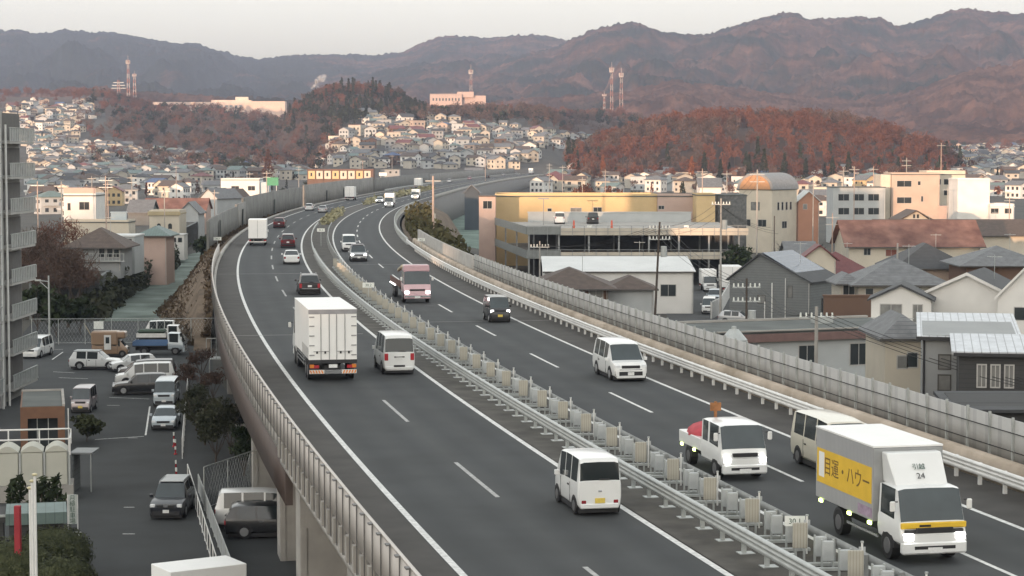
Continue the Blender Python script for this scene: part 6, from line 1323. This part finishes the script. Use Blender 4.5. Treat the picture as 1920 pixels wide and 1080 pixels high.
for i, (px, Y, hg) in enumerate(((1432,1015,19),(1404,1030,16),(1470,1010,17),(1296,1020,15),(1320,1035,17),(1350,1010,14),(1130,1060,15),(1560,1015,15),(1590,1030,17),(1510,1020,14))):
    X = (px-960)/F*Y; tree('dark conifer at the foot of the rust wood', (X,Y,float(H(X,Y))), hg, 'cone', m_cedar if i not in (3,6) else m_orangef, hg*.2, 420, .8, group='conifers at the foot of the rust wood', seed=110+i, bare=.06)
for i, (px, py, Y, hg, lab, mt) in enumerate(((1617,410,400,6.5,'dark pine beside the grey three storey flats',m_ever),(1600,405,392,5,'smaller dark pine left of the grey flats',m_ever),(1385,452,300,6,'dark bushy tree at the right end of the parking garage',m_ever),(1480,445,300,6.5,'dark tree between the garage and the rusty roofed hall',m_ever),(1510,450,310,6,'dark tree nearest the rusty roofed hall',m_ever),(1192,350,640,8,'dark evergreen in front of the rust wood behind the ochre hall',m_ever),(1170,352,600,7,'smaller dark evergreen behind the ochre hall',m_ever),(1095,352,620,11,'bare pinkish tree behind the ochre hall',m_rust),(1150,350,680,9,'rust coloured bare tree behind the ochre hall roof',m_rust))):
    X = (px-960)/F*Y; tree(lab, (X,Y,0), hg, 'dome' if mt is m_rust else 'blob', mt, hg*.5, 700, .42, seed=130+i, bare=.15, asp=.5)
m_scrub = pm('dull scrub', (.04,.048,.03), .95, .3, .5, col2=(.085,.085,.055), spec=.1)
for i, (px, py, Y, hg, k, lab, mt) in enumerate(((405,868,126,3.9,'blob','tall dark shrub under the viaduct behind the chain link fence',m_scrub),(432,866,130,3.6,'blob','dark leafy shrub beside the viaduct pier',m_scrub),(385,850,134,3.3,'blob','dark shrub along the lane behind the silver car',m_scrub),(368,820,141,3.2,'blob','dark shrub behind the pipe fence by the parked van',m_scrub),(458,880,121,3.0,'blob','low dark shrub against the nearest dark pier',m_ever),(378,722,172,3.2,'dome','bare thorny tree right of the blue flatbed truck',m_twig),(400,775,158,3.0,'dome','bare tree between the lot and the viaduct',m_twig),(354,755,163,2.6,'dome','spiky bare shrub beside the last parked van',m_twig))):
    q = D(px, py, Y); tree(lab, (q.x,Y,0), hg, k, mt, hg*.5, 3000 if k == 'blob' else 700, .12, seed=150+i, bare=.2, asp=.35)
q = P(163,828,0); tree('small clipped dark bush at the lot entrance in front of the rosy van', (q.x,q.y,0), 1.9, 'blob', m_hedge, 1.3, 900, .16, name='bush', cat='bush', seed=170, bare=.2, asp=.6)
for i, (px, py, Y, rx, h_, lab) in enumerate(((98,1000,91,1.75,2.5,'large round clipped bush behind the flag poles'),(112,1030,86,1.5,2.1,'middle round clipped bush at the bottom left'),(100,1080,80,1.3,1.9,'nearest round clipped bush at the bottom left corner'),(30,1000,87,1.8,2.7,'tall dark clipped bush beside the red post'))):
    q = D(px, py, Y); e = empty('clipped_bush', (q.x,Y,0), 0, lab, 'bush', 'round clipped bushes'); V, Q = leafshell(6500, rx, rx, h_*.52, h_*.48, .055, 180+i); npmesh('foliage', V, Q, m_hedge, parent=e); mb = MB(); mb.ell((0,0,h_*.45),(rx*.95,rx*.95,h_*.5),20,12,jit=.03); mb.build('inner_foliage', m_hedge, e, smooth=True, ang=80)
for i, (px, py) in enumerate(((22,905),(38,908),(66,906),(78,902),(92,908),(108,910))):
    q = D(px, py+24, 107.5); e = empty('leafy_plant', (q.x,107.5,.9-.9), 0, 'leafy plant in the row before the cream water tanks', 'plant', 'leafy plants before the water tanks'); V, Q = leafcloud(160, .5, .5, .95+.2*(i%3), 1.2, .2, 200+i, 'blob', .35, 7); npmesh('leaves', V, Q, m_ever, parent=e); MB().cyl((0,0,0),(0,0,1.3),.03,n=5).build('stem', m_bark, e)
# hedge along the right guard rail, median shrubs
def hedge(label, s0, s1, u0, u1, z0, hh, mat, n, name='hedge', size=.3):
    e = empty(name, RP((s0+s1)/2, (u0+u1)/2, z0), 0, label, 'hedge'); r = np.random.RandomState(int(s0)+999); V = []
    c = []
    for i in range(n):
        s = s0+(s1-s0)*r.rand(); b = .8+.35*math.sin(s*.35)+.2*math.sin(s*1.1); c.append(tuple(RP(s, u0+(u1-u0)*r.rand(), z0+hh*b*r.rand()**.7)-e.location))
    c = np.array(c); a = r.randn(n,3); a /= np.linalg.norm(a,axis=1)[:,None]; b = np.cross(a, r.randn(n,3)); b /= np.linalg.norm(b,axis=1)[:,None]; s = size*(.5+r.rand(n))[:,None]
    V = np.stack([c-a*s,c+b*s*.6,c+a*s,c-b*s*.6],1).reshape(-1,3); npmesh('foliage', V, np.arange(4*n).reshape(-1,4), mat, parent=e); return e
hedge('dark olive hedge behind the right guard rail in the bend', sY(236), sY(410), -15.2, -19.5, 6.6, 2.6, m_olive, 5200, size=.42)
hedge('pale dry shrubs in the median of the far bend', sY(335), sY(400), -1.0, -2.6, ZR, 1.2, pm('pale dry grass', (.30,.28,.17), .95, .2, .5), 700, size=.35)
hedge('pale dry shrubs in the median of the farthest straight', sY(470), sY(690), -1.0, -2.6, ZR, 1.3, pm('pale dry grass', (.30,.28,.17)), 900, size=.5)
hedge('dark shrubs beside the frosty field under the balcony houses', sY(238), sY(345), 23.0, 26.6, 0, 3.6, m_scrub, 5200, 'shrub_row', .36)
# ================= poles and wires =================
POLES = {}
def pole(key, label, px, yt, Y, zb=0.0, arms=1, tr=False, ins=True, r=.15, mat=None, lean=0):
    t = D(px, yt, Y); hh = t.z-zb; e = empty('utility_pole', (t.x,Y,zb), 0, label, 'utility pole', 'utility poles'); mt = mat or m_conc
    MB().cyl((lean,0,-.5),(0,0,hh),r,r*.65,7).build('pole', mt, e, smooth=True)
    for k in range(arms):
        z = hh-.7-1.1*k; a = MB().box(-1.1,1.1,-.05,.05,z-.05,z+.05).build('cross_arm', m_galv, e)
        if ins and Y < 260:
            mb = MB()
            for x in (-1.0,-.65,-.3,.3,.65,1.0): mb.cyl((x,0,z+.05),(x,0,z+.32),.07,.05,6)
            mb.build('insulator_string', m_signw, a)
    if tr: MB().cyl((.42,-.1,hh-3.6),(.42,-.1,hh-2.5),.32,n=10).build('transformer', m_galv, e)
    POLES[key] = Vector((t.x, Y, zb+hh-.5)); return e
pole('a', 'dark leaning utility pole in front of the white warehouse', 1237, 416, 208, arms=2, mat=m_bark, lean=-.6, tr=True)
pole('b', 'grey utility pole left of the low brown house', 1012, 452, 232, arms=1, r=.12)
pole('c', 'brown utility pole with many insulators beside the slate grey house', 1400, 522, 158, arms=2, mat=m_bark, r=.13, tr=True)
pole('d', 'tall pale utility pole by the white hoarding', 1352, 372, 236, arms=1, tr=True)
pole('e', 'pointed utility pole with white insulators by the brown fascia', 1531, 575, 128, arms=1, r=.17)
pole('f', 'thin utility pole behind the white gabled house', 1683, 456, 218, arms=0)
pole('g', 'pinkish utility pole behind the hedge in the bend', 812, 330, 286, zb=5.0, arms=1, r=.2, mat=pm('pinkish pole', (.42,.33,.28), .8))
pole('h', 'utility pole rising behind the vaulted building terrace', 1420, 318, 300, arms=2)
pole('i', 'slender rusty pole left of the rusty roofed hall', 1452, 405, 262, arms=0, mat=m_bark, r=.1)
for i, (px, yt, Y, lab) in enumerate(((1317,316,420,'beside the white gabled house'),(1363,320,430,'left of the vaulted building'),(1602,312,436,'before the grey flats'),(1582,315,452,'behind the small tan house'),(1638,312,470,'left of the tan apartment house'),(1525,340,380,'in front of the small tan house'),(1561,400,330,'at the left end of the rusty roofed hall'),(1777,350,425,'left of the windowless white block'),(1893,370,420,'right of the low white annex'),(1700,296,470,'above the tan apartment house'),(1765,268,520,'with a pale antenna above the flats'),(1092,332,560,'behind the ochre hall left of the rust wood'),(1135,318,620,'before the rust wood slope'),(1055,310,700,'beside the far retaining wall'),(910,290,900,'beyond the far highway'),(1030,306,760,'on the far side of the retaining wall'),(70,340,330,'beside the yellow gabled dormer'),(115,340,300,'at the corner of the white flat roofed house'),(198,330,322,'in front of the white flat roofed house'),(308,352,360,'in front of the arched window house'),(402,356,470,'beside the noise wall roofs'),(247,328,480,'white and slim over the left valley'),(202,340,470,'pale and slim behind the white flat roofed house'),(172,330,520,'reddish among the left valley roofs'),(500,320,560,'beside the green road sign'),(468,322,640,'above the white sunlit block'),(330,310,760,'among the middle left valley roofs'),(560,310,820,'left of the brown framed apartments'),(680,300,880,'above the brown framed apartments'),(735,290,1000,'at the foot of the hillside houses'))):
    pole(100+i, 'utility pole '+lab, px, yt, Y, zb=0 if Y < 700 else 3, arms=1 if i % 3 else 2, r=.13, mat=m_conc if i % 2 else pm('pinkish pole', (.42,.33,.28)))
def wire(a, b, sag=.9, dz=(0,), label='thin dark power line crossing above the right hand houses', name='power_line', off=(0,0,0)):
    mb = MB()
    a = Vector(a); b = Vector(b); pts = [a.lerp(b, t/12)-Vector((0,0,sag*4*(t/12)*(1-t/12))) for t in range(13)]
    mb.tube(pts, .016+.00002*a.y, 3); o = mb.build(name, m_dkline); tag(o, label, 'power line', 'power lines'); return o
E_, A_, B_, C_, D_ = POLES['e'], POLES['a'], POLES['b'], POLES['c'], POLES['d']
for k, off in enumerate((-.9,-.3,.3,.9)):
    v = Vector((off,0,0)); wire(E_+v, Vector((36+off,80,7.6)), 1.2, label='power line from the pointed pole past the black house'); wire(E_+v, C_+v, .8, label='power line between the pointed pole and the brown insulator pole')
    wire(C_+v, A_+v, 1.0, label='power line between the brown insulator pole and the leaning pole'); wire(A_+v, B_+v, .8, label='power line between the leaning pole and the grey pole')
for k in range(3):
    v = Vector((.5*k-.5,0,-.4*k)); wire(D_+v, A_+v, .8, label='power line between the pale pole and the leaning pole'); wire(D_+v, POLES['h']+v, .8, label='power line from the pale pole towards the vaulted building'); wire(D_+v, POLES['i']+v-Vector((0,0,1)), .6, label='power line from the pale pole to the rusty pole')
    wire(Vector((18+2*k,88,6.4-.5*k)), Vector((9.5,150,7.5)), 1.5, label='low power line sagging behind the right screen')
# roof aerials on the nearer houses
# ================= every label singles out one thing =================
def ordn(n): return '%d%s' % (n, 'th' if 10 <= n % 100 <= 20 else {1:'st',2:'nd',3:'rd'}.get(n % 10, 'th'))
bpy.context.view_layer.update()
same = {}
for o in COL.objects:
    if o.parent is None and 'label' in o.keys() and 'category' in o.keys(): same.setdefault(o['label'], []).append(o)
for lab, L in same.items():
    if len(L) < 2 or L[0]['category'] in ('glare board','steel box','pole','power line'): continue
    L.sort(key=lambda o: proj(o.matrix_world.translation)[0])
    for i, o in enumerate(L): o['label'] = '%s, %s of %d from left' % (lab, ordn(i+1), len(L)) if len(lab.split()) < 12 else '%s, %s from left' % (lab, ordn(i+1))
for o in COL.objects:                      # an object's own mesh carries no category of its own unless it stands alone
    if o.parent is not None and 'category' in o.keys(): del o['category']
hb = MB().box(-4200, 4200, -620, 7550, -2, 560).build('haze', [])
hm = bpy.data.materials.new('haze air'); hm.use_nodes = True; hn = hm.node_tree
for q in list(hn.nodes): hn.nodes.remove(q)
ho = hn.nodes.new('ShaderNodeOutputMaterial'); hv_ = hn.nodes.new('ShaderNodeVolumePrincipled')
hv_.inputs['Color'].default_value = (.62,.74,1.0,1); hv_.inputs['Density'].default_value = HAZE; hv_.inputs['Anisotropy'].default_value = 0.0
hn.links.new(hv_.outputs[0], ho.inputs['Volume']); hb.data.materials.append(hm); hb['kind'] = 'stuff'; hb['label'] = 'thin blue morning haze over the valley'
